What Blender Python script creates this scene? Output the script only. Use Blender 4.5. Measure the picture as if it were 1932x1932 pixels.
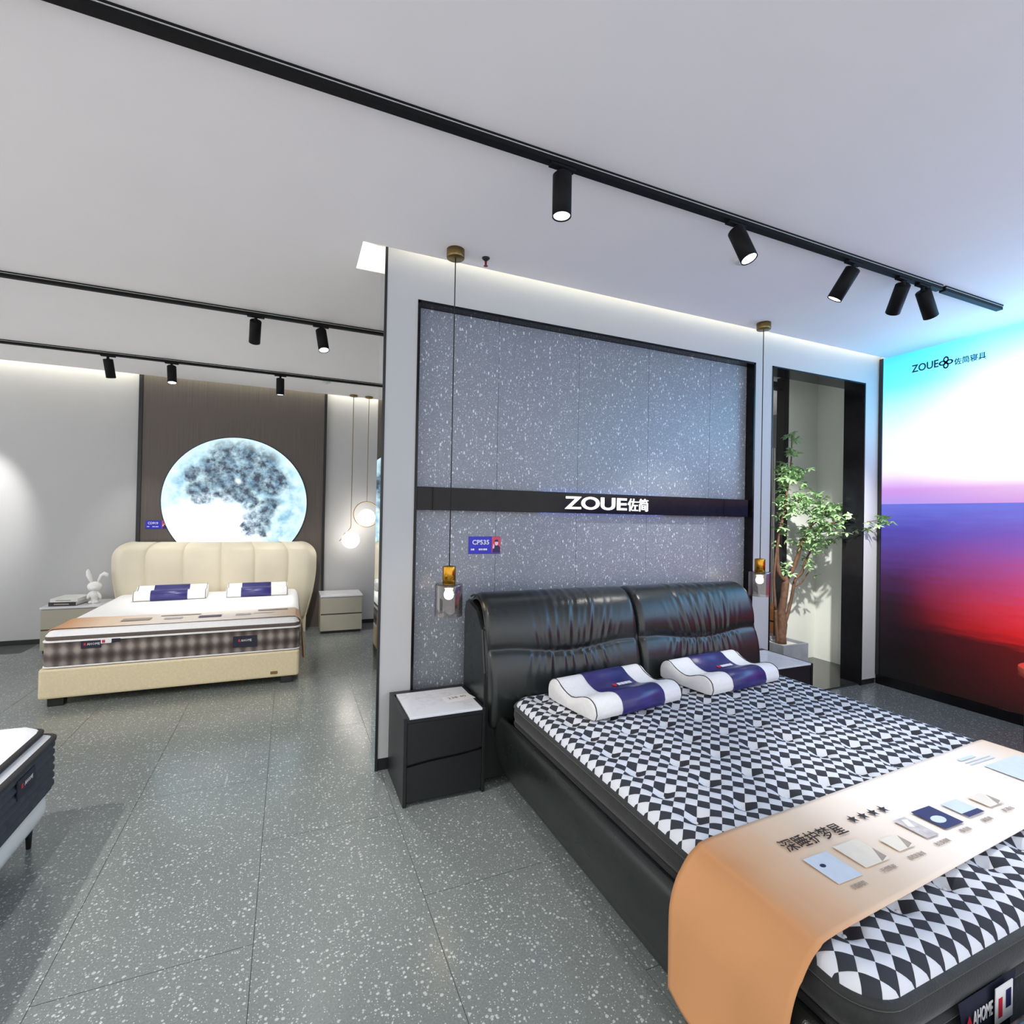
import bpy, bmesh, math, random
import numpy as np
from mathutils import Vector, Matrix

for _o in list(bpy.data.objects):
    bpy.data.objects.remove(_o)
SC = bpy.context.scene
COL = SC.collection
R = math.radians

# ------------------------------------------------------------------ camera
cam_data = bpy.data.cameras.new('camera')
cam = bpy.data.objects.new('camera', cam_data)
COL.objects.link(cam)
cam_data.sensor_fit = 'HORIZONTAL'
cam_data.sensor_width = 36.0
cam_data.lens = 18.0
cam_data.clip_start = 0.02
cam_data.clip_end = 100
_yaw, _pit, _rol = R(23.46), R(0.40), R(1.107)
_fw = Vector((math.sin(_yaw) * math.cos(_pit), math.cos(_yaw) * math.cos(_pit), math.sin(_pit)))
_rt = Vector((math.cos(_yaw), -math.sin(_yaw), 0))
_up = _rt.cross(_fw)
_r2 = _rt * math.cos(_rol) + _up * math.sin(_rol)
_u2 = -_rt * math.sin(_rol) + _up * math.cos(_rol)
_m = Matrix((_r2, _u2, -_fw)).transposed().to_4x4()
_m.translation = Vector((0, 0, 1.5))
cam.matrix_world = _m
SC.camera = cam

# ------------------------------------------------------------------ world, exposure
world = bpy.data.worlds.new('world')
SC.world = world
world.use_nodes = True
world.node_tree.nodes['Background'].inputs['Color'].default_value = (0.97, 0.965, 0.975, 1)
world.node_tree.nodes['Background'].inputs['Strength'].default_value = 1.2
SC.view_settings.view_transform = 'Standard'
SC.view_settings.look = 'None'
SC.view_settings.exposure = 0.55
SC.view_settings.gamma = 1.0
SC.view_settings.use_curve_mapping = False

# strengths of the showroom's lamps; spot strength also drives added unseen ones
P_SPOT = 55.0
E_COVE = 12.0
E_MURAL = 1.5
E_MOON = 1.6
ZC = 3.03

# ------------------------------------------------------------------ node helpers
class NT:
    def __init__(s, mat):
        s.t = mat.node_tree
    def n(s, kind, **kw):
        nd = s.t.nodes.new(kind)
        for k, v in kw.items():
            setattr(nd, k, v)
        return nd
    def put(s, inp, v):
        if isinstance(v, bpy.types.NodeSocket):
            s.t.links.new(v, inp)
        elif v is not None:
            if isinstance(v, (tuple, list)) and len(v) == 3 and inp.type == 'RGBA':
                v = (*v, 1)
            inp.default_value = v
    def math(s, op, a, b=None, clamp=False):
        nd = s.n('ShaderNodeMath', operation=op, use_clamp=clamp)
        s.put(nd.inputs[0], a)
        if b is not None:
            s.put(nd.inputs[1], b)
        return nd.outputs[0]
    def vmath(s, op, a, b=None):
        nd = s.n('ShaderNodeVectorMath', operation=op)
        s.put(nd.inputs[0], a)
        if b is not None:
            s.put(nd.inputs[1], b)
        return nd.outputs['Value'] if op in ('DISTANCE', 'LENGTH', 'DOT_PRODUCT') else nd.outputs[0]
    def mix(s, f, a, b):
        nd = s.n('ShaderNodeMix', data_type='RGBA')
        s.put(nd.inputs['Factor'], f)
        s.put(nd.inputs['A'], a)
        s.put(nd.inputs['B'], b)
        return nd.outputs['Result']
    def ramp(s, f, stops, interp='LINEAR'):
        nd = s.n('ShaderNodeValToRGB')
        cr = nd.color_ramp
        cr.interpolation = interp
        while len(cr.elements) < len(stops):
            cr.elements.new(0.5)
        for e, (p, c) in zip(cr.elements, stops):
            e.position = p
            e.color = (*c, 1) if len(c) == 3 else c
        s.put(nd.inputs[0], f)
        return nd.outputs[0]
    def range(s, v, a, b, c=0.0, d=1.0):
        nd = s.n('ShaderNodeMapRange')
        s.put(nd.inputs[0], v)
        for i, q in enumerate((a, b, c, d)):
            nd.inputs[i + 1].default_value = q
        return nd.outputs[0]
    def pos(s):
        return s.n('ShaderNodeNewGeometry').outputs['Position']
    def objc(s):
        return s.n('ShaderNodeTexCoord').outputs['Object']
    def sep(s, v):
        nd = s.n('ShaderNodeSeparateXYZ')
        s.put(nd.inputs[0], v)
        return nd.outputs
    def comb(s, x, y, z):
        nd = s.n('ShaderNodeCombineXYZ')
        for i, q in enumerate((x, y, z)):
            s.put(nd.inputs[i], q)
        return nd.outputs[0]
    def noise(s, v, scale, detail=4, rough=0.5):
        nd = s.n('ShaderNodeTexNoise')
        s.put(nd.inputs['Vector'], v)
        nd.inputs['Scale'].default_value = scale
        nd.inputs['Detail'].default_value = detail
        nd.inputs['Roughness'].default_value = rough
        return nd
    def voronoi(s, v, scale, feature='F1'):
        nd = s.n('ShaderNodeTexVoronoi', feature=feature)
        s.put(nd.inputs['Vector'], v)
        nd.inputs['Scale'].default_value = scale
        return nd
    def bump(s, h, strength, dist=0.01):
        nd = s.n('ShaderNodeBump')
        nd.inputs['Strength'].default_value = strength
        nd.inputs['Distance'].default_value = dist
        s.put(nd.inputs['Height'], h)
        return nd.outputs[0]

def srgb(r, g, b):
    f = lambda c: c / 12.92 if c <= 0.04045 else ((c + 0.055) / 1.055) ** 2.4
    return (f(r / 255), f(g / 255), f(b / 255))

def new_mat(name):
    m = bpy.data.materials.new(name)
    m.use_nodes = True
    t = NT(m)
    b = m.node_tree.nodes['Principled BSDF']
    return m, t, b

def mat(name, col, rough=0.5, metal=0.0, spec=None, noise=None, bump=None, emit=None, estr=0.0, coat=0.0, sheen=0.0):
    m, t, b = new_mat(name)
    b.inputs['Base Color'].default_value = (*col, 1)
    b.inputs['Roughness'].default_value = rough
    b.inputs['Metallic'].default_value = metal
    if spec is not None:
        b.inputs['Specular IOR Level'].default_value = spec
    if coat:
        b.inputs['Coat Weight'].default_value = coat
        b.inputs['Coat Roughness'].default_value = 0.08
    if sheen:
        b.inputs['Sheen Weight'].default_value = sheen
    if noise:
        sc, amt = noise
        n = t.noise(t.objc(), sc, 5)
        f = t.range(n.outputs['Fac'], 0.3, 0.7, 1 - amt, 1 + amt)
        c = t.vmath('SCALE', (*col,), None)
        nd = c.node
        t.put(nd.inputs['Scale'], f)
        t.put(b.inputs['Base Color'], c)
    if bump:
        sc, st = bump
        n = t.noise(t.objc(), sc, 3)
        t.put(b.inputs['Normal'], t.bump(n.outputs['Fac'], st, 0.004))
    if emit:
        b.inputs['Emission Color'].default_value = (*emit, 1)
        b.inputs['Emission Strength'].default_value = estr
    return m

M = {}
M['wall'] = mat('painted_wall', srgb(189, 190, 191), 0.7, noise=(3, 0.012), bump=(180, 0.05))
M['ceil'] = mat('ceiling_paint', srgb(249, 246, 247), 0.85, noise=(2, 0.01))
M['black'] = mat('black_metal', (0.012, 0.012, 0.014), 0.4, noise=(30, 0.2))
M['black_gloss'] = mat('black_polished_steel', (0.008, 0.008, 0.010), 0.10, spec=0.22, noise=(20, 0.2))
M['black_satin'] = mat('black_satin_lacquer', (0.010, 0.010, 0.012), 0.38, noise=(40, 0.15))
M['track'] = mat('black_track', (0.005, 0.005, 0.006), 0.6, spec=0.2, noise=(40, 0.2))
M['alu'] = mat('aluminium_line', (0.6, 0.62, 0.6), 0.4, 0.3, noise=(60, 0.05))
M['mirror'] = mat('mirror', (0.82, 0.84, 0.84), 0.02, 1.0, noise=(2, 0.01))
M['brass'] = mat('brushed_brass', srgb(190, 140, 50), 0.22, 1.0, noise=(60, 0.12))
M['brass_old'] = mat('antique_brass', srgb(140, 118, 75), 0.32, 1.0, noise=(60, 0.15))
M['gold_thin'] = mat('thin_gold_rod', srgb(150, 130, 100), 0.3, 1.0, noise=(50, 0.1))
M['cord'] = mat('black_cord', (0.012, 0.012, 0.012), 0.6, noise=(300, 0.2))
M['bulb'] = mat('bulb_glow', (1, 0.95, 0.85), 0.3, emit=(1, 0.86, 0.6), estr=16, noise=(5, 0.01))
M['globe'] = mat('opal_globe', (1, 0.97, 0.92), 0.3, emit=(1, 0.93, 0.84), estr=4.5, noise=(5, 0.01))
M['lens'] = mat('spot_lens', (1, 1, 1), 0.3, emit=(0.95, 0.97, 1), estr=5, noise=(5, 0.01))
M['lens_dim'] = mat('spot_lens_shaded', (0.9, 0.9, 0.92), 0.3, emit=(0.95, 0.97, 1), estr=1.6, noise=(5, 0.01))
M['cream_leather'] = mat('cream_leather', srgb(222, 213, 190), 0.42, noise=(5, 0.03), bump=(120, 0.12))
M['tan_leather'] = mat('beige_leather_base', srgb(226, 211, 174), 0.5, noise=(60, 0.05), bump=(220, 0.15))
M['stand_paint'] = mat('greige_lacquer', srgb(176, 172, 156), 0.4, noise=(8, 0.02))
M['stand_side'] = mat('stone_beige_lacquer', srgb(196, 191, 178), 0.4, noise=(8, 0.02))
M['white_fabric'] = mat('white_knit', srgb(240, 240, 240), 0.85, noise=(60, 0.03), bump=(260, 0.3))
M['white_pillow'] = mat('white_pillow_knit', srgb(236, 235, 234), 0.85, noise=(60, 0.03), bump=(500, 0.4))
M['navy'] = mat('navy_sateen_band', srgb(50, 46, 110), 0.32, noise=(14, 0.18), bump=(60, 0.1))
M['dark_tape'] = mat('charcoal_edge_tape', srgb(52, 50, 52), 0.75, noise=(80, 0.15))
M['brown_tape'] = mat('brown_edge_tape', srgb(98, 88, 82), 0.8, noise=(80, 0.12))
M['black_velvet'] = mat('black_border_fabric', (0.013, 0.014, 0.014), 0.75, sheen=0.25, noise=(25, 0.35), bump=(150, 0.3))
M['charcoal_quilt'] = mat('charcoal_quilted_border', srgb(60, 66, 74), 0.8, noise=(20, 0.2), bump=(24, 0.9))
M['white_gloss'] = mat('white_ceramic', srgb(236, 236, 234), 0.2, noise=(10, 0.01))
M['white_paint'] = mat('white_lacquer', srgb(226, 228, 224), 0.45, noise=(10, 0.02))
M['paper'] = mat('paper', srgb(228, 226, 226), 0.8, noise=(60, 0.03))
M['ink'] = mat('black_ink', (0.02, 0.015, 0.015), 0.6, noise=(60, 0.05))
M['brown_ink'] = mat('brown_print', srgb(52, 32, 24), 0.7, noise=(60, 0.05))
M['grey_ink'] = mat('grey_print', srgb(166, 154, 144), 0.8, noise=(60, 0.05))
M['white_print'] = mat('white_print', srgb(238, 238, 240), 0.6, noise=(60, 0.02))
M['red_print'] = mat('red_print', srgb(205, 40, 60), 0.5, noise=(60, 0.05))
M['blue_print'] = mat('royal_blue_print', srgb(28, 30, 190), 0.35, noise=(60, 0.04))
M['rose_print'] = mat('rose_print', srgb(214, 62, 92), 0.4, noise=(60, 0.06))
M['skin_print'] = mat('pale_print', srgb(244, 206, 216), 0.5, noise=(60, 0.03))
M['navy_print'] = mat('navy_print', srgb(34, 32, 84), 0.5, noise=(60, 0.08))
M['tag_navy'] = mat('navy_label', srgb(30, 32, 52), 0.6, noise=(60, 0.1))
M['sky_print'] = mat('pale_blue_print', srgb(206, 217, 230), 0.7, noise=(30, 0.04))
M['foam_print'] = mat('pale_foam_print', srgb(230, 222, 208), 0.7, noise=(30, 0.04))
M['silver_print'] = mat('silver_print', srgb(196, 190, 190), 0.7, noise=(40, 0.2))
M['fire_red'] = mat('dark_red_bulb', srgb(120, 20, 30), 0.3, noise=(60, 0.05))
M['bark'] = mat('bark', srgb(96, 68, 50), 0.8, noise=(25, 0.35), bump=(40, 0.6))
M['concrete'] = mat('grey_stone_planter', srgb(140, 144, 150), 0.7, noise=(9, 0.12), bump=(60, 0.2))
M['pebble'] = mat('white_pebbles', srgb(205, 203, 196), 0.7, noise=(50, 0.2), bump=(40, 0.8))
M['niche_wall'] = mat('niche_plaster', srgb(226, 229, 222), 0.75, noise=(3, 0.02))
M['dark_stone'] = mat('dark_polished_stone', srgb(58, 58, 56), 0.12, noise=(6, 0.15))
M['slat'] = mat('pale_slat', srgb(196, 196, 192), 0.6, noise=(10, 0.03))
M['slat_back'] = mat('slat_shadow_board', srgb(120, 122, 122), 0.7, noise=(10, 0.05))
M['wood'] = mat('orange_wood', srgb(196, 122, 66), 0.5, noise=(8, 0.1))
M['coral'] = mat('coral_lacquer', srgb(236, 92, 70), 0.35, noise=(10, 0.03))
M['grout'] = mat('dark_grout', srgb(74, 78, 77), 0.8, noise=(20, 0.1))
M['detector'] = mat('white_plastic', srgb(222, 222, 224), 0.5, noise=(10, 0.02))
M['led'] = mat('cove_led', (1, 1, 0.9), 0.5, emit=(1.0, 0.98, 0.80), estr=E_COVE, noise=(5, 0.01))
M['led_blue'] = mat('halo_led', (0.4, 0.5, 1), 0.5, emit=(0.18, 0.32, 1.0), estr=5, noise=(5, 0.01))
M['letter'] = mat('lit_letter', (1, 1, 1), 0.4, emit=(0.95, 0.98, 1.0), estr=1.1, noise=(5, 0.01))
M['mural_ink'] = mat('dark_teal_print', srgb(6, 30, 50), 0.4, noise=(60, 0.05))
M['bed_black_fab'] = mat('black_underside', (0.01, 0.01, 0.01), 0.8, noise=(60, 0.2))

def terrazzo(name, base, chip, scale, thr, rough, spec=0.5, stretch=1.0):
    m, t, b = new_mat(name)
    p = t.pos()
    big = t.noise(p, 1.3, 3)
    fine = t.noise(p, 140, 3)
    basec = t.mix(t.range(big.outputs['Fac'], 0.3, 0.7), tuple(c * 0.9 for c in base), tuple(c * 1.08 for c in base))
    basec = t.mix(t.range(fine.outputs['Fac'], 0.35, 0.7), basec, tuple(c * 0.72 for c in base))
    if stretch != 1.0:
        s = t.sep(p)
        pv = t.comb(s[0], s[1], t.math('MULTIPLY', s[2], stretch))
    else:
        pv = p
    warp = t.noise(pv, scale * 0.9, 2)
    pv = t.vmath('ADD', pv, t.vmath('SCALE', warp.outputs['Color'], None))
    pv.node.inputs[1].links[0].from_node.inputs['Scale'].default_value = 0.35 / scale
    for i, (sc, th) in enumerate(((scale, thr), (scale * 2.1, thr * 0.85))):
        v = t.voronoi(pv, sc)
        rnd = t.sep(v.outputs['Color'])
        size = t.math('MULTIPLY', rnd[0], th)
        inside = t.math('LESS_THAN', v.outputs['Distance'], size)
        pick = t.math('GREATER_THAN', rnd[1], 0.25)
        f = t.math('MULTIPLY', inside, pick)
        cc = t.mix(rnd[2], tuple(c * 0.75 for c in chip), chip)
        basec = t.mix(f, basec, cc)
    t.put(b.inputs['Base Color'], basec)
    b.inputs['Roughness'].default_value = rough
    b.inputs['Specular IOR Level'].default_value = spec
    return m

M['floor'] = terrazzo('terrazzo_floor', srgb(128, 135, 133), srgb(200, 206, 204), 66, 0.40, 0.21, spec=1.0)
M['terrazzo_wall'] = terrazzo('terrazzo_wall', srgb(143, 149, 160), srgb(222, 226, 233), 70, 0.40, 0.33, stretch=0.5)

def leather_black():
    m, t, b = new_mat('black_leather')
    o = t.objc()
    n = t.noise(o, 4, 4)
    t.put(b.inputs['Base Color'], t.mix(n.outputs['Fac'], (0.007, 0.009, 0.009), (0.015, 0.018, 0.017)))
    t.put(b.inputs['Roughness'], t.range(n.outputs['Fac'], 0.3, 0.7, 0.25, 0.33))
    v = t.voronoi(o, 320)
    t.put(b.inputs['Normal'], t.bump(v.outputs['Distance'], 0.12, 0.002))
    b.inputs['Specular IOR Level'].default_value = 0.6
    return m
M['leather'] = leather_black()

def diamond():
    m, t, b = new_mat('diamond_knit')
    p = t.sep(t.objc())
    n = t.noise(t.objc(), 9, 2)
    w = t.range(n.outputs['Fac'], 0.3, 0.7, -0.003, 0.003)
    u = t.math('ADD', t.math('ADD', p[0], p[1]), w)
    v = t.math('SUBTRACT', t.math('SUBTRACT', p[0], p[1]), w)
    k = 1 / 0.0555
    cu = t.math('MULTIPLY', u, k)
    cv = t.math('MULTIPLY', v, k)
    ch = t.n('ShaderNodeTexChecker')
    t.put(ch.inputs['Vector'], t.comb(cu, cv, 0.5))
    ch.inputs['Scale'].default_value = 1.0
    ch.inputs['Color1'].default_value = (*srgb(216, 219, 226), 1)
    ch.inputs['Color2'].default_value = (*srgb(46, 48, 56), 1)
    fine = t.noise(t.objc(), 600, 2)
    t.put(b.inputs['Base Color'], ch.outputs['Color'])
    b.inputs['Roughness'].default_value = 0.85
    fu = t.math('ABSOLUTE', t.math('SINE', t.math('MULTIPLY', cu, math.pi)))
    fv = t.math('ABSOLUTE', t.math('SINE', t.math('MULTIPLY', cv, math.pi)))
    h = t.math('POWER', t.math('MULTIPLY', fu, fv), 0.4)
    h = t.math('ADD', h, t.math('MULTIPLY', fine.outputs['Fac'], 0.12))
    t.put(b.inputs['Normal'], t.bump(h, 0.5, 0.006))
    return m
M['diamond'] = diamond()

def plaid():
    m, t, b = new_mat('brown_plaid')
    p = t.sep(t.objc())
    k = 2 * math.pi / 0.083
    sx = t.math('ADD', t.math('MULTIPLY', t.math('SINE', t.math('MULTIPLY', t.math('ADD', p[0], p[1]), k)), 0.5), 0.5)
    sz = t.math('ADD', t.math('MULTIPLY', t.math('SINE', t.math('MULTIPLY', p[2], 2 * math.pi / 0.105)), 0.5), 0.5)
    f = t.math('MULTIPLY', t.math('ADD', sx, sz), 0.5)
    n = t.noise(t.objc(), 200, 2)
    f = t.math('ADD', f, t.math('MULTIPLY', t.math('SUBTRACT', n.outputs['Fac'], 0.5), 0.25), True)
    t.put(b.inputs['Base Color'], t.ramp(f, [(0.05, srgb(70, 60, 54)), (0.5, srgb(104, 94, 88)), (0.95, srgb(158, 148, 140))]))
    b.inputs['Roughness'].default_value = 0.85
    return m
M['plaid'] = plaid()

def runner_mat(name, x0, x1):
    m, t, b = new_mat(name)
    p = t.sep(t.objc())
    n = t.noise(t.objc(), 5, 2)
    f = t.range(p[0], x0, x1)
    f = t.math('ADD', f, t.math('MULTIPLY', t.math('SUBTRACT', n.outputs['Fac'], 0.5), 0.05), True)
    o = srgb(203, 146, 98)
    c = srgb(230, 204, 176)
    w = srgb(240, 230, 220)
    t.put(b.inputs['Base Color'], t.ramp(f, [(0.0, o), (0.06, o), (0.2, c), (0.42, w), (0.8, w), (0.94, c), (1.0, o)]))
    b.inputs['Roughness'].default_value = 0.75
    return m

def marble():
    m, t, b = new_mat('white_sintered_stone')
    o = t.objc()
    n = t.noise(o, 2.2, 5, 0.6)
    v = t.math('ABSOLUTE', t.math('SUBTRACT', n.outputs['Fac'], 0.5))
    f = t.range(v, 0.0, 0.012, 1.0, 0.0)
    n2 = t.noise(o, 1.1, 2)
    f = t.math('MULTIPLY', f, t.range(n2.outputs['Fac'], 0.45, 0.65))
    t.put(b.inputs['Base Color'], t.mix(f, srgb(226, 227, 232), srgb(176, 174, 170)))
    b.inputs['Roughness'].default_value = 0.16
    return m
M['marble'] = marble()

def brown_panel():
    m, t, b = new_mat('brown_ribbed_panel')
    p = t.sep(t.objc())
    w = t.noise(t.comb(t.math('MULTIPLY', p[0], 160), 0.0, t.math('MULTIPLY', p[2], 1.5)), 1.0, 2)
    t.put(b.inputs['Base Color'], t.mix(w.outputs['Fac'], srgb(78, 70, 66), srgb(108, 100, 95)))
    b.inputs['Roughness'].default_value = 0.6
    return m
M['brown_panel'] = brown_panel()

def smoked_glass():
    m = bpy.data.materials.new('smoked_glass')
    m.use_nodes = True
    t = NT(m)
    for nd in list(m.node_tree.nodes):
        if nd.type != 'OUTPUT_MATERIAL':
            m.node_tree.nodes.remove(nd)
    out = [n for n in m.node_tree.nodes if n.type == 'OUTPUT_MATERIAL'][0]
    tr = t.n('ShaderNodeBsdfTransparent')
    nz = t.noise(t.objc(), 6, 2)
    t.put(tr.inputs['Color'], t.mix(nz.outputs['Fac'], (0.46, 0.43, 0.42), (0.56, 0.53, 0.52)))
    gl = t.n('ShaderNodeBsdfGlossy')
    gl.inputs['Roughness'].default_value = 0.03
    gl.inputs['Color'].default_value = (0.9, 0.88, 0.86, 1)
    fr = t.n('ShaderNodeLayerWeight')
    fr.inputs['Blend'].default_value = 0.5
    fac = t.math('ADD', t.math('MULTIPLY', t.math('POWER', fr.outputs['Facing'], 2.0), 0.75), 0.10)
    mx = t.n('ShaderNodeMixShader')
    t.put(mx.inputs[0], fac)
    t.t.links.new(tr.outputs[0], mx.inputs[1])
    t.t.links.new(gl.outputs[0], mx.inputs[2])
    t.t.links.new(mx.outputs[0], out.inputs[0])
    return m
M['glass'] = smoked_glass()

def leaf_mat():
    m, t, b = new_mat('leaf')
    r = t.n('ShaderNodeObjectInfo').outputs['Random']
    n = t.noise(t.pos(), 14, 2)
    f = t.math('ADD', t.math('MULTIPLY', n.outputs['Fac'], 0.8), t.math('MULTIPLY', r, 0.3), True)
    t.put(b.inputs['Base Color'], t.ramp(f, [(0.2, srgb(104, 140, 92)), (0.6, srgb(158, 192, 136)), (0.9, srgb(206, 226, 186))]))
    b.inputs['Roughness'].default_value = 0.45
    b.inputs['Transmission Weight'].default_value = 0.0
    return m
M['leaf'] = leaf_mat()

def mural_mat():
    # the printed picture of the backlit wall: dawn sky over a red sea
    m, t, b = new_mat('backlit_mural')
    p = t.sep(t.pos())
    n = t.noise(t.pos(), 1.6, 4)
    wv = t.noise(t.comb(0.0, t.math('MULTIPLY', p[1], 1.2), t.math('MULTIPLY', p[2], 11.0)), 2.2, 8, 0.62)
    z = t.math('ADD', p[2], t.math('MULTIPLY', t.math('SUBTRACT', wv.outputs['Fac'], 0.5), 0.20))
    zh = t.math('DIVIDE', z, 3.1)
    zs = t.math('DIVIDE', p[2], 3.1)
    q = lambda z_: z_ / 3.1
    seaL = t.ramp(zh, [(q(0.0), srgb(8, 12, 12)), (q(0.35), srgb(14, 9, 12)), (q(0.75), srgb(34, 16, 30)), (q(1.0), srgb(62, 30, 74)),
                       (q(1.2), srgb(80, 52, 128)), (q(1.45), srgb(80, 76, 176)), (q(1.66), srgb(104, 112, 214))])
    seaR = t.ramp(zh, [(q(0.0), srgb(22, 18, 16)), (q(0.30), srgb(74, 24, 24)), (q(0.56), srgb(96, 22, 22)), (q(0.66), srgb(214, 34, 40)),
                       (q(0.85), srgb(226, 56, 76)), (q(1.15), srgb(190, 82, 146)), (q(1.42), srgb(132, 94, 190)), (q(1.66), srgb(114, 122, 222))])
    skyL = t.ramp(zs, [(q(1.66), srgb(170, 150, 232)), (q(1.80), srgb(204, 150, 226)), (q(1.93), srgb(206, 196, 246)), (q(2.12), srgb(176, 208, 255)),
                       (q(2.45), srgb(140, 214, 255)), (q(2.75), srgb(78, 196, 255)), (q(3.0), srgb(66, 180, 245))])
    skyR = t.ramp(zs, [(q(1.66), srgb(212, 152, 220)), (q(1.8), srgb(232, 196, 232)), (q(1.95), srgb(250, 252, 232)), (q(2.2), srgb(160, 204, 255)),
                       (q(2.75), srgb(140, 206, 255)), (q(3.0), srgb(100, 206, 255))])
    side = t.range(t.math('ADD', p[1], t.math('MULTIPLY', t.math('SUBTRACT', n.outputs['Fac'], 0.5), 0.3)), 2.95, 1.65)
    side.node.interpolation_type = 'SMOOTHSTEP'
    sea = t.mix(side, seaL, seaR)
    sky = t.mix(side, skyL, skyR)
    f = t.math('GREATER_THAN', p[2], 1.672)
    col = t.mix(f, sea, sky)
    prof = t.ramp(zs, [(q(1.8), (0.0, 0.0, 0.0)), (q(2.3), (1.0, 1.0, 1.0)), (q(2.6), (1.0, 1.0, 1.0)), (q(3.02), (0.45, 0.45, 0.45))])
    boost = t.math('ADD', t.math('MULTIPLY', t.math('MULTIPLY', prof, t.range(side, 0.0, 0.6, 0.35, 1.0)), 4.2), 1.0)
    t.put(b.inputs['Emission Color'], col)
    t.put(b.inputs['Emission Strength'], t.math('MULTIPLY', boost, E_MURAL * 0.52))
    b.inputs['Base Color'].default_value = (0.006, 0.006, 0.006, 1)
    b.inputs['Roughness'].default_value = 0.4
    b.inputs['Specular IOR Level'].default_value = 0.15
    return m
M['mural'] = mural_mat()

def moon_mat():
    m, t, b = new_mat('moon_print')
    o = t.objc()                       # local x across, z up, unit radius
    s = t.sep(o)
    p = t.comb(s[0], s[2], 0.0)
    w = t.noise(p, 2.6, 6, 0.62)
    pw = t.vmath('ADD', p, t.vmath('SCALE', t.vmath('SUBTRACT', w.outputs['Color'], (0.5, 0.5, 0.5)), None))
    pw.node.inputs[1].links[0].from_node.inputs['Scale'].default_value = 0.40
    maria = [(-0.20, 0.74, 0.20), (0.10, 0.80, 0.17), (0.36, 0.68, 0.22), (-0.30, 0.48, 0.24), (0.24, 0.44, 0.26), (0.50, 0.34, 0.22),
             (-0.62, 0.40, 0.11), (-0.48, 0.14, 0.19), (-0.15, 0.22, 0.2), (0.08, 0.15, 0.16), (0.20, -0.02, 0.12), (0.47, -0.06, 0.17), (0.30, -0.32, 0.20),
             (0.16, -0.42, 0.14), (0.36, -0.48, 0.10), (-0.05, 0.5, 0.12)]
    acc = None
    for x, y, r in maria:
        d = t.vmath('DISTANCE', pw, (x, y, 0.0))
        f = t.range(d, r * 1.18, r * 0.80)
        acc = f if acc is None else t.math('MAXIMUM', acc, f)
    d2 = t.noise(p, 9, 6, 0.65)
    acc = t.math('MULTIPLY', acc, t.range(d2.outputs['Fac'], 0.42, 0.68, 1.0, 0.22), True)
    cr = t.voronoi(p, 13)
    spots = t.range(cr.outputs['Distance'], 0.10, 0.0)
    rnd = t.sep(cr.outputs['Color'])
    spots = t.math('MULTIPLY', spots, t.math('GREATER_THAN', rnd[0], 0.6))
    tyc = t.range(t.vmath('DISTANCE', p, (0.0, 0.33, 0.0)), 0.055, 0.0)
    hi = t.math('MAXIMUM', t.math('MULTIPLY', spots, 0.6), tyc)
    d3 = t.noise(p, 5, 6, 0.6)
    bright = t.mix(t.range(d3.outputs['Fac'], 0.35, 0.65), srgb(110, 168, 198), srgb(218, 246, 250))
    low = t.range(t.vmath('DISTANCE', p, (-0.35, -0.6, 0.0)), 0.85, 0.3)
    bright = t.mix(low, bright, (1.0, 1.0, 1.0))
    dark = t.mix(t.range(d2.outputs['Fac'], 0.3, 0.7), srgb(14, 24, 40), srgb(70, 100, 130))
    col = t.mix(acc, bright, dark)
    rimb = t.range(t.vmath('LENGTH', p), 0.80, 1.0)
    col = t.mix(t.math('MULTIPLY', rimb, 0.6), col, srgb(222, 250, 255))
    col = t.mix(hi, col, (0.9, 1, 1))
    st = t.math('ADD', t.math('MULTIPLY', low, 0.6), 0.72)
    t.put(b.inputs['Emission Color'], col)
    t.put(b.inputs['Emission Strength'], t.math('MULTIPLY', st, E_MOON * 0.75))
    b.inputs['Base Color'].default_value = (0.03, 0.03, 0.03, 1)
    b.inputs['Roughness'].default_value = 0.3
    return m
M['moon'] = moon_mat()

# ------------------------------------------------------------------ mesh helpers
def mesh(name, verts, faces, smooth=False):
    me = bpy.data.meshes.new(name)
    me.from_pydata([tuple(v) for v in verts], [], faces)
    if smooth:
        me.polygons.foreach_set('use_smooth', [True] * len(me.polygons))
    me.update()
    return me

def from_bm(name, bm, smooth=False):
    me = bpy.data.meshes.new(name)
    bmesh.ops.recalc_face_normals(bm, faces=bm.faces)
    bm.to_mesh(me)
    bm.free()
    if smooth:
        me.polygons.foreach_set('use_smooth', [True] * len(me.polygons))
    return me

def bm_box(bm, x0, x1, y0, y1, z0, z1, bev=0.0, seg=2):
    r = bmesh.ops.create_cube(bm, size=1.0)
    vs = r['verts']
    for v in vs:
        v.co = Vector(((x0 + x1) / 2 + v.co.x * (x1 - x0), (y0 + y1) / 2 + v.co.y * (y1 - y0), (z0 + z1) / 2 + v.co.z * (z1 - z0)))
    if bev > 0:
        es = list({e for v in vs for e in v.link_edges})
        bmesh.ops.bevel(bm, geom=es, offset=bev, segments=seg, affect='EDGES', profile=0.5)

def box(x0, x1, y0, y1, z0, z1, bev=0.0, seg=2, name='box'):
    bm = bmesh.new()
    bm_box(bm, x0, x1, y0, y1, z0, z1, bev, seg)
    return from_bm(name, bm)

def boxes(lst, name='boxes'):
    bm = bmesh.new()
    for b in lst:
        bm_box(bm, *b)
    return from_bm(name, bm)

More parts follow.
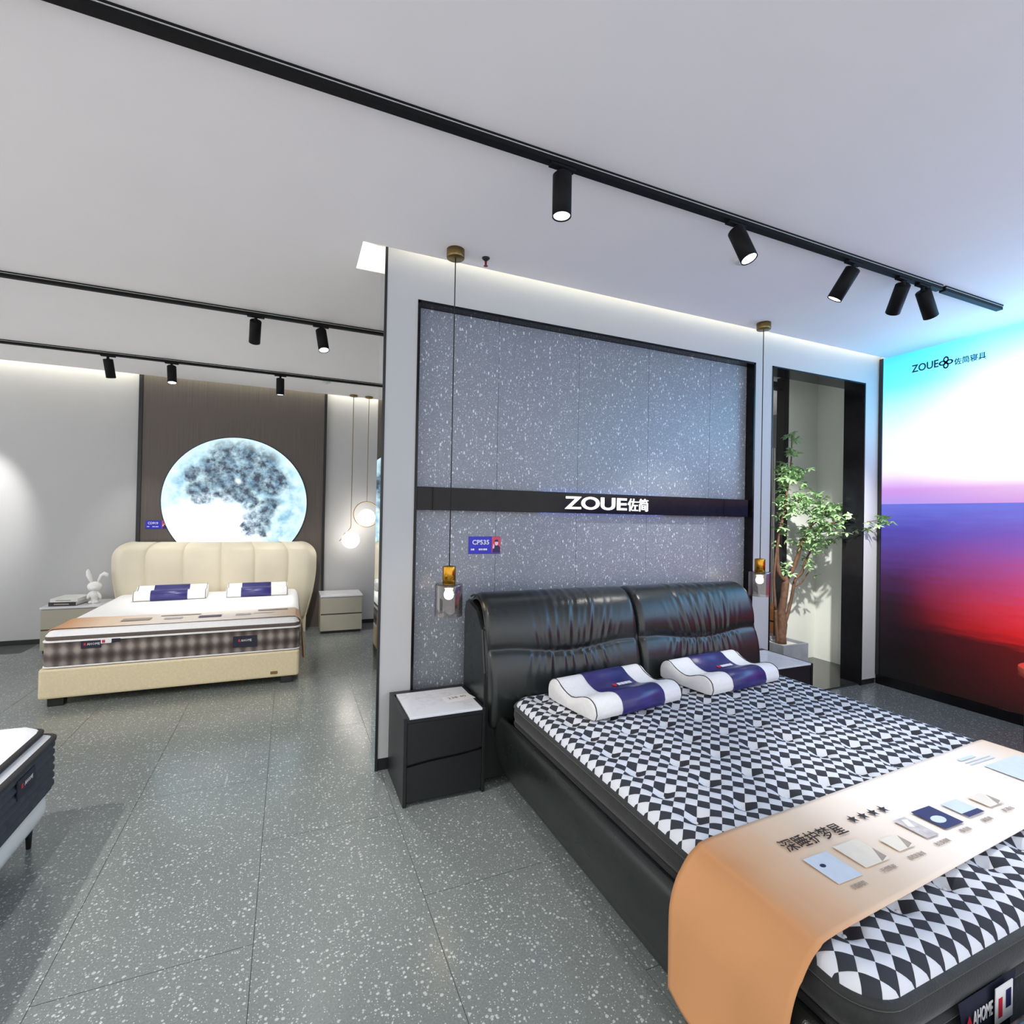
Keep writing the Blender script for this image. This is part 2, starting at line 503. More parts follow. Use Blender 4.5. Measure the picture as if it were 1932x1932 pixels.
def lathe(profile, seg=32, cx=0, cy=0, smooth=True, name='lathe'):
    """profile: list of (r, z); r == 0 ends closed as points"""
    verts, faces, rings = [], [], []
    for r, z in profile:
        if r < 1e-6:
            verts.append((cx, cy, z))
            rings.append([len(verts) - 1])
        else:
            i0 = len(verts)
            for k in range(seg):
                a = 2 * math.pi * k / seg
                verts.append((cx + r * math.cos(a), cy + r * math.sin(a), z))
            rings.append(list(range(i0, i0 + seg)))
    for a, b in zip(rings[:-1], rings[1:]):
        if len(a) == 1 and len(b) == 1:
            continue
        for k in range(seg):
            k2 = (k + 1) % seg
            if len(a) == 1:
                faces.append((a[0], b[k], b[k2]))
            elif len(b) == 1:
                faces.append((a[k], b[0], a[k2]))
            else:
                faces.append((a[k], b[k], b[k2], a[k2]))
    bm = bmesh.new()
    me0 = mesh('tmp', verts, faces)
    bm.from_mesh(me0)
    bpy.data.meshes.remove(me0)
    return from_bm(name, bm, smooth)

def tube(path, radii, seg=10, name='tube', closed=False):
    pts = [Vector(p) for p in path]
    n = len(pts)
    if not hasattr(radii, '__len__'):
        radii = [radii] * n
    verts, faces = [], []
    prev = None
    for i, p in enumerate(pts):
        if closed:
            d = pts[(i + 1) % n] - pts[i - 1]
        else:
            d = pts[min(i + 1, n - 1)] - pts[max(i - 1, 0)]
        d.normalize()
        if prev is None:
            a = Vector((0, 0, 1)) if abs(d.z) < 0.9 else Vector((1, 0, 0))
            u = d.cross(a).normalized()
        else:
            u = (prev - d * prev.dot(d)).normalized()
        prev = u
        v = d.cross(u)
        for k in range(seg):
            a = 2 * math.pi * k / seg
            verts.append(p + (u * math.cos(a) + v * math.sin(a)) * radii[i])
    m_ = n if closed else n - 1
    for i in range(m_):
        j = (i + 1) % n
        for k in range(seg):
            k2 = (k + 1) % seg
            faces.append((i * seg + k, i * seg + k2, j * seg + k2, j * seg + k))
    if not closed:
        faces.append(tuple(range(seg))[::-1])
        faces.append(tuple((n - 1) * seg + k for k in range(seg)))
    bm = bmesh.new()
    me0 = mesh('tmp', verts, faces)
    bm.from_mesh(me0)
    bpy.data.meshes.remove(me0)
    return from_bm(name, bm, True)

def grid(P, name='grid', smooth=True, closed_u=False, cap=False):
    n, m_ = P.shape[:2]
    verts = P.reshape(-1, 3).tolist()
    faces = []
    for i in range(n if closed_u else n - 1):
        j = (i + 1) % n
        for k in range(m_ - 1):
            faces.append((i * m_ + k, j * m_ + k, j * m_ + k + 1, i * m_ + k + 1))
    if cap:
        faces.append(tuple(i * m_ for i in range(n)))
        faces.append(tuple(i * m_ + m_ - 1 for i in range(n))[::-1])
    bm = bmesh.new()
    me0 = mesh('tmp', verts, faces)
    bm.from_mesh(me0)
    bpy.data.meshes.remove(me0)
    return from_bm(name, bm, smooth)

def rrect(x0, x1, y0, y1, r, seg=8):
    r = min(r, (x1 - x0) / 2 - 1e-4, (y1 - y0) / 2 - 1e-4)
    out = []
    for cx, cy, a0 in ((x1 - r, y1 - r, 0), (x0 + r, y1 - r, 90), (x0 + r, y0 + r, 180), (x1 - r, y0 + r, 270)):
        for k in range(seg + 1):
            a = R(a0 + 90 * k / seg)
            out.append((cx + r * math.cos(a), cy + r * math.sin(a)))
    return out

def loft_slab(x0, x1, y0, y1, r, rings, seg=8, name='slab', smooth=True, caps=(True, True)):
    """rings: list of (inset, z)"""
    P = []
    for ins, z in rings:
        P.append([(x, y, z) for x, y in rrect(x0 + ins, x1 - ins, y0 + ins, y1 - ins, max(r - ins, 0.004), seg)])
    n = len(P[0])
    verts = [p for ring in P for p in ring]
    faces = []
    for i in range(len(P) - 1):
        for k in range(n):
            k2 = (k + 1) % n
            faces.append((i * n + k, i * n + k2, (i + 1) * n + k2, (i + 1) * n + k))
    if caps[0]:
        faces.append(tuple(range(n))[::-1])
    if caps[1]:
        faces.append(tuple((len(P) - 1) * n + k for k in range(n)))
    bm = bmesh.new()
    me0 = mesh('tmp', verts, faces)
    bm.from_mesh(me0)
    bpy.data.meshes.remove(me0)
    return from_bm(name, bm, smooth)

def prism(poly, h, name='prism'):
    """poly in XY extruded 0..h in Z"""
    n = len(poly)
    verts = [(x, y, 0) for x, y in poly] + [(x, y, h) for x, y in poly]
    faces = [tuple(range(n))[::-1], tuple(range(n, 2 * n))]
    for k in range(n):
        k2 = (k + 1) % n
        faces.append((k, k2, n + k2, n + k))
    bm = bmesh.new()
    me0 = mesh('tmp', verts, faces)
    bm.from_mesh(me0)
    bpy.data.meshes.remove(me0)
    return from_bm(name, bm)

def text_mesh(s, size=1.0, extrude=0.0, offset=0.0, fit=None, res=3):
    cu = bpy.data.curves.new('text', 'FONT')
    cu.body = s
    cu.size = size
    cu.extrude = extrude
    cu.offset = offset
    cu.resolution_u = res
    o = bpy.data.objects.new('text_tmp', cu)
    COL.objects.link(o)
    dg = bpy.context.evaluated_depsgraph_get()
    me = bpy.data.meshes.new_from_object(o.evaluated_get(dg))
    bpy.data.objects.remove(o)
    bpy.data.curves.remove(cu)
    me.materials.clear()
    if fit and len(me.vertices):
        co = np.array([v.co[:] for v in me.vertices])
        lo, hi = co.min(0), co.max(0)
        sx = fit[0] / max(hi[0] - lo[0], 1e-6)
        sy = fit[1] / max(hi[1] - lo[1], 1e-6)
        me.transform(Matrix.Diagonal((sx, sy, 1, 1)) @ Matrix.Translation((-lo[0], -lo[1], 0)))
    return me

def frame_matrix(origin, xdir, ydir):
    x = Vector(xdir).normalized()
    y = Vector(ydir).normalized()
    z = x.cross(y)
    m_ = Matrix((x, y, z)).transposed().to_4x4()
    m_.translation = Vector(origin)
    return m_

# ------------------------------------------------------------------ object helpers
def link(name, me, material, parent=None, origin=None):
    """origin: world position of the parent when the mesh is given in world coordinates"""
    if origin is not None:
        me.transform(Matrix.Translation(-Vector(origin)))
    if material is not None and not me.materials:
        me.materials.append(M[material] if isinstance(material, str) else material)
    o = bpy.data.objects.new(name, me)
    COL.objects.link(o)
    if parent is not None:
        o.parent = parent
    return o

def tag(o, label, cat, group=None):
    o['label'] = label
    o['category'] = cat
    if group:
        o['group'] = group
    return o

def thing(name, label, cat, loc=(0, 0, 0), rotz=0.0, group=None):
    o = bpy.data.objects.new(name, None)
    COL.objects.link(o)
    o.empty_display_size = 0.1
    o.location = loc
    o.rotation_euler = (0, 0, rotz)
    return tag(o, label, cat, group)

def struct(name, me, material, parent=None):
    o = link(name, me, material, parent)
    if parent is None:
        o['kind'] = 'structure'
    return o

def copy_tree(o, parent=None):
    c = o.copy()
    COL.objects.link(c)
    c.parent = parent
    for ch in list(o.children):
        copy_tree(ch, c)
    return c

# ================================================================== SETTING
# floor with its terrazzo tiles
floor = struct('floor', box(-5.5, 7.2, -3.0, 7.2, -0.12, -0.0015), 'grout')
tile_me = box(0.0013, 0.5987, 0.0013, 1.1987, -0.016, 0.0, name='tile')
tile_me.materials.append(M['floor'])
nx0 = math.floor((-5.5 + 0.085) / 0.6)
for i in range(nx0, 13):
    tx = -0.085 + 0.6 * i
    if tx < -5.5 or tx + 0.6 > 7.25:
        continue
    off = 1.98 if i % 2 else 1.38
    for j in range(-4, 6):
        ty = off + 1.2 * (j - 1)
        if ty < -3.0 or ty > 7.15 or (ty > 6.0 and ty + 1.2 > 7.9):
            continue
        t_ = link('tile', tile_me, None, floor)
        t_.location = (tx, ty, 0)
        if ty + 1.2 > 7.2:
            t_.scale = (1, (7.2 - ty) / 1.2, 1)

# ceiling with the cove slots round the partition and along the back wall
struct('ceiling', boxes([
    (-5.5, 5.3, -0.9, 2.985, ZC, 3.26),
    (-5.5, 0.35, 2.985, 3.33, ZC, 3.26),
    (-5.5, 7.2, 3.33, 7.05, ZC, 3.26),
    (0.35, 7.2, 2.985, 3.33, 3.20, 3.26),
    (-5.5, 7.2, 7.05, 7.4, 3.20, 3.26)]), 'ceil')

# partition wall behind the black bed (recess, doorway)
YW, YB = 3.04, 3.23
PX0, PX1, PZ = 0.684, 3.456, 2.78
DX0, DX1, DZ = 3.65, 4.855, 2.785
struct('wall_partition', boxes([
    (0.494, PX0, YW, YB, 0.07, 3.2),
    (PX0, PX1, YW, YB, PZ, 3.2),
    (PX0, PX1, 3.13, YB, 0.0, PZ),
    (PX1, DX0, YW, YB, 0.07, 3.2),
    (DX0, DX1, YW, YB, DZ, 3.2),
    (DX1, 5.3, YW, YB, 0.05, 3.2),
    (0.50, PX0, YW + 0.012, YB, 0.0, 0.07),
    (PX1, DX0, YW + 0.012, YB, 0.0, 0.07),
    (DX1, 5.3, YW + 0.012, YB, 0.0, 0.05)]), 'wall')
struct('baseboard_partition', boxes([
    (0.50, PX0 - 0.002, YW + 0.004, YW + 0.012, 0.0, 0.069),
    (PX1 + 0.002, DX0 - 0.002, YW + 0.004, YW + 0.012, 0.0, 0.069),
    (DX1 + 0.002, 5.05, YW + 0.004, YW + 0.012, 0.0, 0.049)]), 'black')
# black edge profile and mirror on the partition's end
struct('trim_1', boxes([(0.482, 0.497, YW - 0.003, YW + 0.008, 0.0, 3.19)]), 'black')
wall_mirror = struct('trim_2', box(0.486, 0.494, YW + 0.008, YB - 0.006, 0.0, 3.19), 'mirror')
# frame of the recessed terrazzo field
RY = 3.112
struct('trim_3', boxes([
    (PX0 - 0.004, PX0 + 0.012, YW - 0.004, RY + 0.015, 0.0, PZ + 0.004),
    (PX0 - 0.004, PX1 + 0.004, YW - 0.004, RY + 0.015, PZ - 0.012, PZ + 0.004),
    (PX1 - 0.012, PX1 + 0.004, YW - 0.004, RY + 0.015, 0.0, PZ + 0.004)]), 'black_gloss')
terr = struct('wall_terrazzo', box(PX0 + 0.012, PX1 - 0.012, RY + 0.012, 3.13, 0.0, PZ - 0.012), 'black')
seams = [PX0 + 0.013, 1.237, 1.845, 2.448, 3.05, PX1 - 0.013]
for a, b in zip(seams[:-1], seams[1:]):
    for z0, z1 in ((0.002, 1.595), (1.5965, PZ - 0.014)):
        link('stone_panel', box(a + 0.0012, b - 0.0012, RY, RY + 0.012, z0, z1), 'terrazzo_wall', terr)
# lining of the doorway
struct('trim_4', boxes([
    (DX0, DX0 + 0.012, YW - 0.004, YB, 0.0, DZ),
    (DX0, DX1, YW - 0.004, YB, DZ - 0.012, DZ),
    (DX1 - 0.012, DX1, YW - 0.004, YB, 0.0, DZ)]), 'black_gloss')
# niche behind the doorway
struct('wall_niche', boxes([
    (4.87, 5.345, 3.85, 3.95, 0.0, ZC),
    (5.335, 5.42, YB, 3.95, 0.0, ZC),
    (5.30, 5.335, YB, 3.57, 0.0, ZC)]), 'niche_wall')
struct('trim_5', boxes([(4.795, 4.868, 3.84, 3.93, 0.0, ZC), (3.6, 4.795, 3.84, 3.93, 2.90, 2.965)]), 'black')
struct('trim_6', box(DX0 + 0.012, 5.30, 3.06, 3.84, 0.0, 0.012, 0.004), 'dark_stone')
# glimpse of the room beyond: slatted wall
slatw = struct('wall_slatted', boxes([(6.42, 6.5, 4.2, 6.4, 0.0, ZC), (6.405, 6.42, 4.2, 6.4, 2.55, ZC)]), 'slat_back')
sl_me = box(6.395, 6.42, 0, 0.024, 0.0, 2.55, 0.003, 1)
sl_me.materials.append(M['slat'])
for k in range(46):
    s_ = link('slat', sl_me, None, slatw)
    s_.location = (0, 4.5 + 0.036 * k, 0)
# right wall that carries the mural
struct('wall_right', box(5.085, 5.3, -3.0, YW, 0.0, 3.2), 'wall')
struct('baseboard_right', box(5.055, 5.085, -3.0, YW - 0.002, 0.0, 0.085, 0.003), 'black_gloss')
struct('trim_7', box(5.045, 5.085, 3.005, YW - 0.005, 0.086, 3.029), 'black')
# back wall
struct('wall_back', box(-5.5, 7.2, 7.2, 7.4, 0.0, 3.2), 'wall')
struct('baseboard_back', boxes([(-5.5, -1.63, 7.188, 7.2, 0.0, 0.05), (0.44, 7.2, 7.188, 7.2, 0.0, 0.05)]), 'black')
struct('wall_moon_panel', box(-1.585, 0.395, 7.15, 7.2, 0.0, 3.15), 'brown_panel')
struct('trim_8', box(-1.625, -1.587, 7.14, 7.2, 0.0, 3.15), 'black')
struct('trim_9', box(0.397, 0.425, 7.14, 7.2, 0.0, 3.15), 'black')

# ================================================================== LIGHT STRIPS IN THE COVES
def led(name, b, label):
    tag(link(name, box(*b), 'led'), label, 'light strip')
led('led_strip', (0.56, 5.25, 2.995, 3.012, 3.186, 3.2), 'slim LED strip hidden in the cove over the terrazzo wall')
led('led_strip', (0.365, 0.385, 3.02, 3.31, 3.186, 3.2), 'short LED strip in the cove beside the mirrored wall end')
led('led_strip', (-5.4, 7.0, 7.065, 7.082, 3.186, 3.2), 'long LED strip hidden in the cove above the moon wall')

# ================================================================== MURAL LIGHTBOX
mur = thing('mural_lightbox', 'huge glowing lightbox mural of a dawn sky over a red sea', 'lightbox', (5.07, 1.0, 0.086))
link('picture', box(5.052, 5.084, -2.9, 3.003, 0.087, ZC - 0.002), 'mural', mur, mur.location)
def wall_text_right(s, y0, z0, w, h, material, parent, name, off=0.0):
    me = text_mesh(s, 1, 0.0015, off, (w, h))
    me.transform(frame_matrix((5.0505, y0, z0), (0, -1, 0), (0, 0, 1)))
    link(name, me, material, parent, parent.location)
wall_text_right('ZOUE', 2.765, 2.838, 0.205, 0.066, 'mural_ink', mur, 'brand_lettering', 0.016)
wall_text_right('佐简寝具', 2.448, 2.822, 0.215, 0.058, 'mural_ink', mur, 'chinese_lettering', 0.012)
bm = bmesh.new()
for a in range(4):                                   # four-petal emblem
    ang = math.pi / 2 * a + math.pi / 4 * 0
    c = Vector((math.cos(ang), math.sin(ang))) * 0.026
    d1 = Vector((math.cos(ang), math.sin(ang)))
    d2 = Vector((-d1.y, d1.x))
    out, inn = [], []
    for k in range(16):
        th = 2 * math.pi * k / 16
        e = abs(math.cos(th)) ** 1.0
        px = math.copysign(abs(math.cos(th)) ** 0.9, math.cos(th)) * 0.027
        py = math.copysign(abs(math.sin(th)) ** 1.15, math.sin(th)) * 0.021
        out.append(c + d1 * px + d2 * py)
        inn.append(c + d1 * px * 0.5 + d2 * py * 0.5)
    vo = [bm.verts.new((p.x, p.y, 0.0)) for p in out]
    vi = [bm.verts.new((p.x, p.y, 0.0)) for p in inn]
    for k in range(16):
        k2 = (k + 1) % 16
        bm.faces.new((vo[k], vo[k2], vi[k2], vi[k]))
r_ = bmesh.ops.extrude_face_region(bm, geom=list(bm.faces))
bmesh.ops.translate(bm, verts=[v for v in r_['geom'] if isinstance(v, bmesh.types.BMVert)], vec=(0, 0, 0.0015))
me = from_bm('emblem', bm)
me.transform(frame_matrix((5.0505, 2.506, 2.862), (0, -1, 0), (0, 0, 1)))
link('emblem', me, 'mural_ink', mur, mur.location)

# ================================================================== SIGN BAND
sg = thing('sign_board', 'long glossy black band with glowing white brand letters above the black bed', 'sign', (2.05, 3.09, 1.525))
link('band', box(0.70, 3.418, 3.055, 3.098, 1.525, 1.665, 0.002, 1), 'black_gloss', sg, sg.location)
for bx in (0.9, 3.0):
    link('bracket', box(bx, bx + 0.1, 3.098, 3.1115, 1.56, 1.63), 'black', sg, sg.location)
for nm, s, x0, x1, z0, z1, off in (('lettering', 'ZOUE', 1.715, 2.222, 1.552, 1.640, 0.018), ('chinese_lettering', '佐简', 2.232, 2.412, 1.548, 1.640, 0.002)):
    me = text_mesh(s, 1, 0.5, off, (x1 - x0, z1 - z0), res=8)
    me.transform(frame_matrix((x0, 3.0505, z0), (1, 0, 0), (0, 0, 1)) @ Matrix.Diagonal((1, 1, 0.008, 1)))
    link(nm, me, 'letter', sg, sg.location)
link('halo_strip', boxes([(1.55, 2.6, 3.101, 3.108, 1.646, 1.656), (1.55, 2.6, 3.101, 3.108, 1.534, 1.544)]), 'led_blue', sg, sg.location)

# ================================================================== TRACKS AND SPOTLIGHTS
def track(x0, x1, y0, label, segs=None):
    t_ = thing('ceiling_track', label, 'track', ((x0 + x1) / 2, y0, ZC))
    o = t_.location
    w, h = 0.042, 0.032
    for a, b in (segs or [(x0, x1)]):
        link('rail', boxes([(a, b, y0 - w / 2 + 0.004, y0 + w / 2, ZC - h, ZC - 0.0005), (a, b, y0 - w / 2, y0 - w / 2 + 0.006, ZC - 0.009, ZC - 0.0005)]), 'track', t_, o)
        link('edge_line', box(a + 0.002, b - 0.002, y0 - w / 2 + 0.0015, y0 - w / 2 + 0.0042, ZC - 0.0125, ZC - 0.0092), 'alu', t_, o)
    return t_
T1, T2, T3 = 1.926, 4.40, 6.20
track(-3.2, 4.52, T1, 'black lighting track crossing the ceiling in front of the terrazzo wall', [(-3.2, 3.80), (3.835, 4.52)])
track(-4.5, 1.6, T2, 'black ceiling track between the partition end and the moon wall, carrying two spotlights')
track(-4.5, 1.6, T3, 'black ceiling track close to the moon wall, carrying three spotlights')

ad_me = box(-0.06, 0.06, -0.016, 0.016, -0.012, 0.0, 0.002, 1)
ad_me.materials.append(M['track'])
stem_me = lathe([(0, 0.0), (0.011, 0.0), (0.011, -0.03), (0, -0.03)], 12)
stem_me.materials.append(M['track'])
BL, BR = 0.18, 0.041
body_me = lathe([(0, 0.0), (BR - 0.004, 0.0), (BR, -0.004), (BR, -BL), (BR - 0.004, -BL), (BR - 0.005, -BL + 0.012), (0, -BL + 0.012)], 32)
body_me.materials.append(M['track'])
lens_me = lathe([(0, -BL + 0.011), (BR - 0.0055, -BL + 0.011), (BR - 0.0055, -BL + 0.004), (0, -BL + 0.002)], 28)
lens_me.materials.append(M['lens'])
lens2_me = lens_me.copy()
lens2_me.materials.clear()
lens2_me.materials.append(M['lens_dim'])
joint_me = lathe([(0, 0.012), (0.012, 0.008), (0.014, 0), (0.012, -0.008), (0, -0.012)], 14)
joint_me.materials.append(M['track'])
def spotlight(x, y, aim, label, power, bright=True, ang=46, blend=0.6, group=None, pivot_drop=0.05):
    t_ = thing('track_spotlight', label, 'spotlight', (x, y, ZC - 0.0325), 0, group)
    link('adapter', ad_me, None, t_)
    link('stem', stem_me, None, t_)
    j = link('joint', joint_me, None, t_)
    j.location = (0, 0, -0.034)
    top = Vector((0, 0, -0.036))
    d = (Vector(aim) - (t_.location + top)).normalized()
    q = Vector((0, 0, -1)).rotation_difference(d)
    b = link('body', body_me, None, t_)
    b.location = top
    b.rotation_mode = 'QUATERNION'
    b.rotation_quaternion = q
    l = link('lens', lens_me if bright else lens2_me, None, b)
    ld = bpy.data.lights.new('spot_light', 'SPOT')
    ld.energy = power
    ld.spot_size = R(ang)
    ld.spot_blend = blend
    ld.shadow_soft_size = 0.028
    ld.color = (1.0, 0.97, 0.93)
    lo = bpy.data.objects.new('spot_light', ld)
    COL.objects.link(lo)
    lo.parent = b
    lo.location = (0, 0, -BL - 0.002)
    return t_
spotlight(1.04, T1, (1.04, 1.90, 0), 'spotlight pointing straight down near the black nightstand', P_SPOT * 0.5, False, 38)
spotlight(2.04, T1, (2.42, 1.00, 0.5), 'glaring spotlight tilted down at the checkered bed', P_SPOT * 1.5, True, 44)
spotlight(2.95, T1, (2.42, 3.0, 0.95), 'spotlight leaning back at the wall above the black headboard', P_SPOT * 0.9, True, 52)
spotlight(3.42, T1, (4.66, 3.5, 1.2), 'dark spotlight next to last before the mural, turned towards the potted tree', P_SPOT * 6.5, False, 44, 0.9)
spotlight(3.62, T1, (4.9, 2.06, 1.42), 'dark spotlight last in the row, leaning towards the mural', P_SPOT * 0.3, False, 50)
spotlight(-0.27, T2, (-0.50, 6.5, 0.55), 'dark spotlight leaning back at the cream bed, on the track with two spotlights', P_SPOT * 2.0, False, 52)
spotlight(0.20, T2, (0.62, 3.55, 0.0), 'glaring spotlight beside the mirrored wall end', P_SPOT * 1.5, True, 62)
spotlight(-1.67, T3, (-1.5, 7.1, 0.6), 'spotlight above the bunny figurine, on the three-spotlight track', P_SPOT * 0.4, False, 50)
spotlight(-1.14, T3, (-0.95, 5.75, 0.5), 'lit spotlight in the middle of the three-spotlight track', P_SPOT * 0.9, True, 56)
spotlight(-0.125, T3, (-0.1, 6.3, 0.5), 'dark upright spotlight in front of the moon picture', P_SPOT * 0.4, False, 50)
# tracks run on out of view: wall-wash and mattress lamps, then two added fill spotlights
spotlight(-3.05, T3, (-2.98, 7.2, 1.55), 'spotlight washing the blank wall left of the moon panel', P_SPOT * 1.9, True, 36, 0.9)
spotlight(-2.1, T1, (-0.9, 2.2, 0.3), 'spotlight over the charcoal mattress bed', P_SPOT * 2.6, True, 84)
spotlight(-1.6, T1, (-0.8, 4.87, 0.25), 'added unseen spotlight brightening the foot of the cream bed', P_SPOT * 2.0, True, 46, 0.8)  # added out of view to lift the bed foot and the floor before it
spotlight(-1.15, T1, (-0.35, 1.7, 0.0), 'added unseen spotlight brightening the open floor beside the charcoal mattress', P_SPOT * 1.2, True, 70)  # extra unseen lamp, wide beam added to fill the floor

# ceiling fittings
sp = thing('fire_sprinkler', 'small dark red fire sprinkler hanging from the ceiling', 'sprinkler', (1.04, 2.86, ZC))
link('rose', lathe([(0, 0), (0.024, 0), (0.022, -0.006), (0.01, -0.016), (0, -0.016)], 20), 'black', sp)
link('bulb', lathe([(0, -0.016), (0.008, -0.018), (0.006, -0.045), (0, -0.054)], 12), 'fire_red', sp)
link('deflector', lathe([(0, -0.046), (0.013, -0.047), (0.013, -0.049), (0, -0.050)], 14), 'fire_red', sp)
for x, y, lb in ((0.36, 6.40, 'flat white smoke detector on the ceiling near the globe pendants'), (2.42, 2.22, 'flat white smoke detector on the ceiling beside the glaring spotlight')):
    d_ = thing('smoke_detector', lb, 'detector', (x, y, ZC))
    link('base', lathe([(0, 0), (0.055, 0), (0.055, -0.008), (0.045, -0.012), (0, -0.012)], 28), 'detector', d_)
    link('cap', lathe([(0, -0.012), (0.03, -0.012), (0.026, -0.022), (0, -0.024)], 24), 'detector', d_)

# ================================================================== PENDANTS WITH SMOKED GLASS
def pendant(x, y, label):
    t_ = thing('glass_pendant', label, 'pendant lamp', (x, y, ZC))
    link('canopy', lathe([(0, 0), (0.052, 0), (0.052, -0.046), (0.049, -0.05), (0, -0.05)], 36), 'brass_old', t_)
    link('cord', tube([(0, 0, -0.049), (0, 0, -1.0), (0, 0, -1.825)], 0.0032, 8), 'cord', t_)
    s = link('socket', lathe([(0, -1.822), (0.012, -1.824), (0.036, -1.828), (0.038, -1.832), (0.038, -1.948), (0.034, -1.95), (0, -1.946)], 32), 'brass', t_)
    link('bulb', lathe([(0, -1.945), (0.011, -1.95), (0.014, -1.962), (0.024, -1.975), (0.028, -1.992), (0.024, -2.009), (0.013, -2.018), (0, -2.021)], 20), 'bulb', t_)
    R0 = 0.079
    link('glass_shade', lathe([(0.038, -1.926), (R0 - 0.012, -1.926), (R0 - 0.003, -1.929), (R0, -1.938), (R0, -2.112)], 48), 'glass', t_)
pendant(0.85, 2.85, 'brass pendant with smoked glass shade over the black nightstand beside the mirrored wall end')
pendant(3.345, 2.87, 'brass pendant with smoked glass shade beside the doorway with the tree')

# globe pendants by the moon wall
g1 = thing('globe_pendant', 'lower opal globe pendant with slanting gold stem beside the moon panel', 'pendant lamp', (0.735, 6.95, ZC))
link('canopy', lathe([(0, 0), (0.05, 0), (0.05, -0.02), (0, -0.024)], 28), 'brass_old', g1)
link('stem', tube([(0, 0, -0.02), (0, 0, -1.55), (0.0, 0, -1.70), (-0.008, 0, -1.735), (-0.03, 0, -1.76), (-0.075, 0, -1.83), (-0.14, 0, -1.90)], 0.0045, 8), 'gold_thin', g1)
link('cap', tube([(-0.058, -0.004, -1.80), (-0.084, -0.004, -1.835)], 0.018, 12), 'brass_old', g1)
def sphere(r, cx, cy, cz):
    n = 20
    return lathe([(r * math.sin(math.pi * k / n) if 0 < k < n else 0, cz + r * math.cos(math.pi * k / n)) for k in range(n + 1)], 36, cx, cy)
link('globe', sphere(0.11, 0.0, 0, -1.885), 'globe', g1)
g2 = thing('globe_pendant', 'upper opal globe pendant inside a gold ring beside the moon panel', 'pendant lamp', (0.93, 6.95, ZC))
link('canopy', lathe([(0, 0), (0.05, 0), (0.05, -0.02), (0, -0.024)], 28), 'brass_old', g2)
link('stem', tube([(0, 0, -0.02), (0, 0, -1.0), (0, 0, -1.385)], 0.004, 8), 'gold_thin', g2)
ring_r = 0.165
link('ring', tube([(ring_r * math.sin(a), 0, -1.55 + ring_r * math.cos(a)) for a in [2 * math.pi * k / 48 for k in range(48)]], 0.006, 8, closed=True), 'gold_thin', g2)
link('globe', sphere(0.11, 0.0, 0, -1.595), 'globe', g2)

# ================================================================== MOON LIGHTBOX
mn = thing('moon_lightbox', 'round glowing lightbox of the full moon behind the cream headboard', 'lightbox', (-0.593, 7.149, 0.80))
mr = 0.79
disc = lathe([(0, 0.0), (1.0, 0.0), (1.0, -0.03 / mr), (0, -0.03 / mr)], 96, smooth=False)
disc.transform(Matrix.Rotation(R(-90), 4, 'X'))
dd = link('disc', disc, 'moon', mn)
dd.location = (0, 0, 0.80)
dd.scale = (mr, mr, mr)
rim = tube([((mr + 0.004) * math.cos(a), -0.018, 0.80 + (mr + 0.004) * math.sin(a)) for a in [2 * math.pi * k / 96 for k in range(96)]], 0.007, 8, closed=True)
link('rim', rim, 'black', mn)

# ================================================================== PRICE PLATES
def plate(x, y, z, w, h, code, label, fitw):
    t_ = thing('price_plate', label, 'sign', (x, y, z))
    link('board', box(0, w, -0.004, 0, 0, h, 0.001, 1), 'blue_print', t_)
    link('photo_field', box(w * 0.72, w - 0.001, -0.0052, -0.0042, h * 0.06, h - 0.001), 'rose_print', t_)
    def flat(poly, material, name, dep):
        me = prism(poly, 0.0006)
        me.transform(frame_matrix((0, -dep, 0), (1, 0, 0), (0, 0, 1)))
        link(name, me, material, t_)
    cx = w * 0.865
    flat([(cx - 0.028, h * 0.07), (cx + 0.026, h * 0.07), (cx + 0.026, h * 0.38), (cx + 0.012, h * 0.5), (cx - 0.008, h * 0.5), (cx - 0.024, h * 0.34)], 'navy_print', 'printed_suit', 0.0054)
    flat([(cx + 0.012 * math.cos(a), h * 0.63 + 0.017 * math.sin(a)) for a in [2 * math.pi * k / 18 for k in range(18)]], 'skin_print', 'printed_face', 0.0062)
    flat([(cx + 0.014 * math.cos(a), h * 0.70 + 0.015 * math.sin(a)) for a in [math.pi * k / 12 for k in range(13)]], 'navy_print', 'printed_hair', 0.007)
    flat([(cx - 0.027, h * 0.32), (cx - 0.016, h * 0.3), (cx - 0.014, h * 0.46), (cx - 0.022, h * 0.6)], 'skin_print', 'printed_hand', 0.0066)
    me = text_mesh(code, 1, 0.0004, 0.02, (fitw, h * 0.27))
    me.transform(frame_matrix((w * 0.11, -0.0045, h * 0.54), (1, 0, 0), (0, 0, 1)))
    link('code_lettering', me, 'white_print', t_)
    bars = [(0.07, 0.10), (0.115, 0.17), (0.31, 0.36), (0.37, 0.41), (0.425, 0.445), (0.46, 0.51), (0.52, 0.57)]
    for a, b in bars:
        link('small_print', box(w * a, w * b, -0.005, -0.0042, h * 0.21, h * 0.31), 'white_print', t_)
plate(1.052, RY - 0.0006, 1.249, 0.219, 0.112, 'CP535', 'blue and red price plate reading CP535 on the terrazzo wall', 0.115)
plate(-1.535, 7.1495, 1.265, 0.225, 0.098, 'CD919', 'blue and red price plate on the brown panel beside the glowing moon', 0.1)

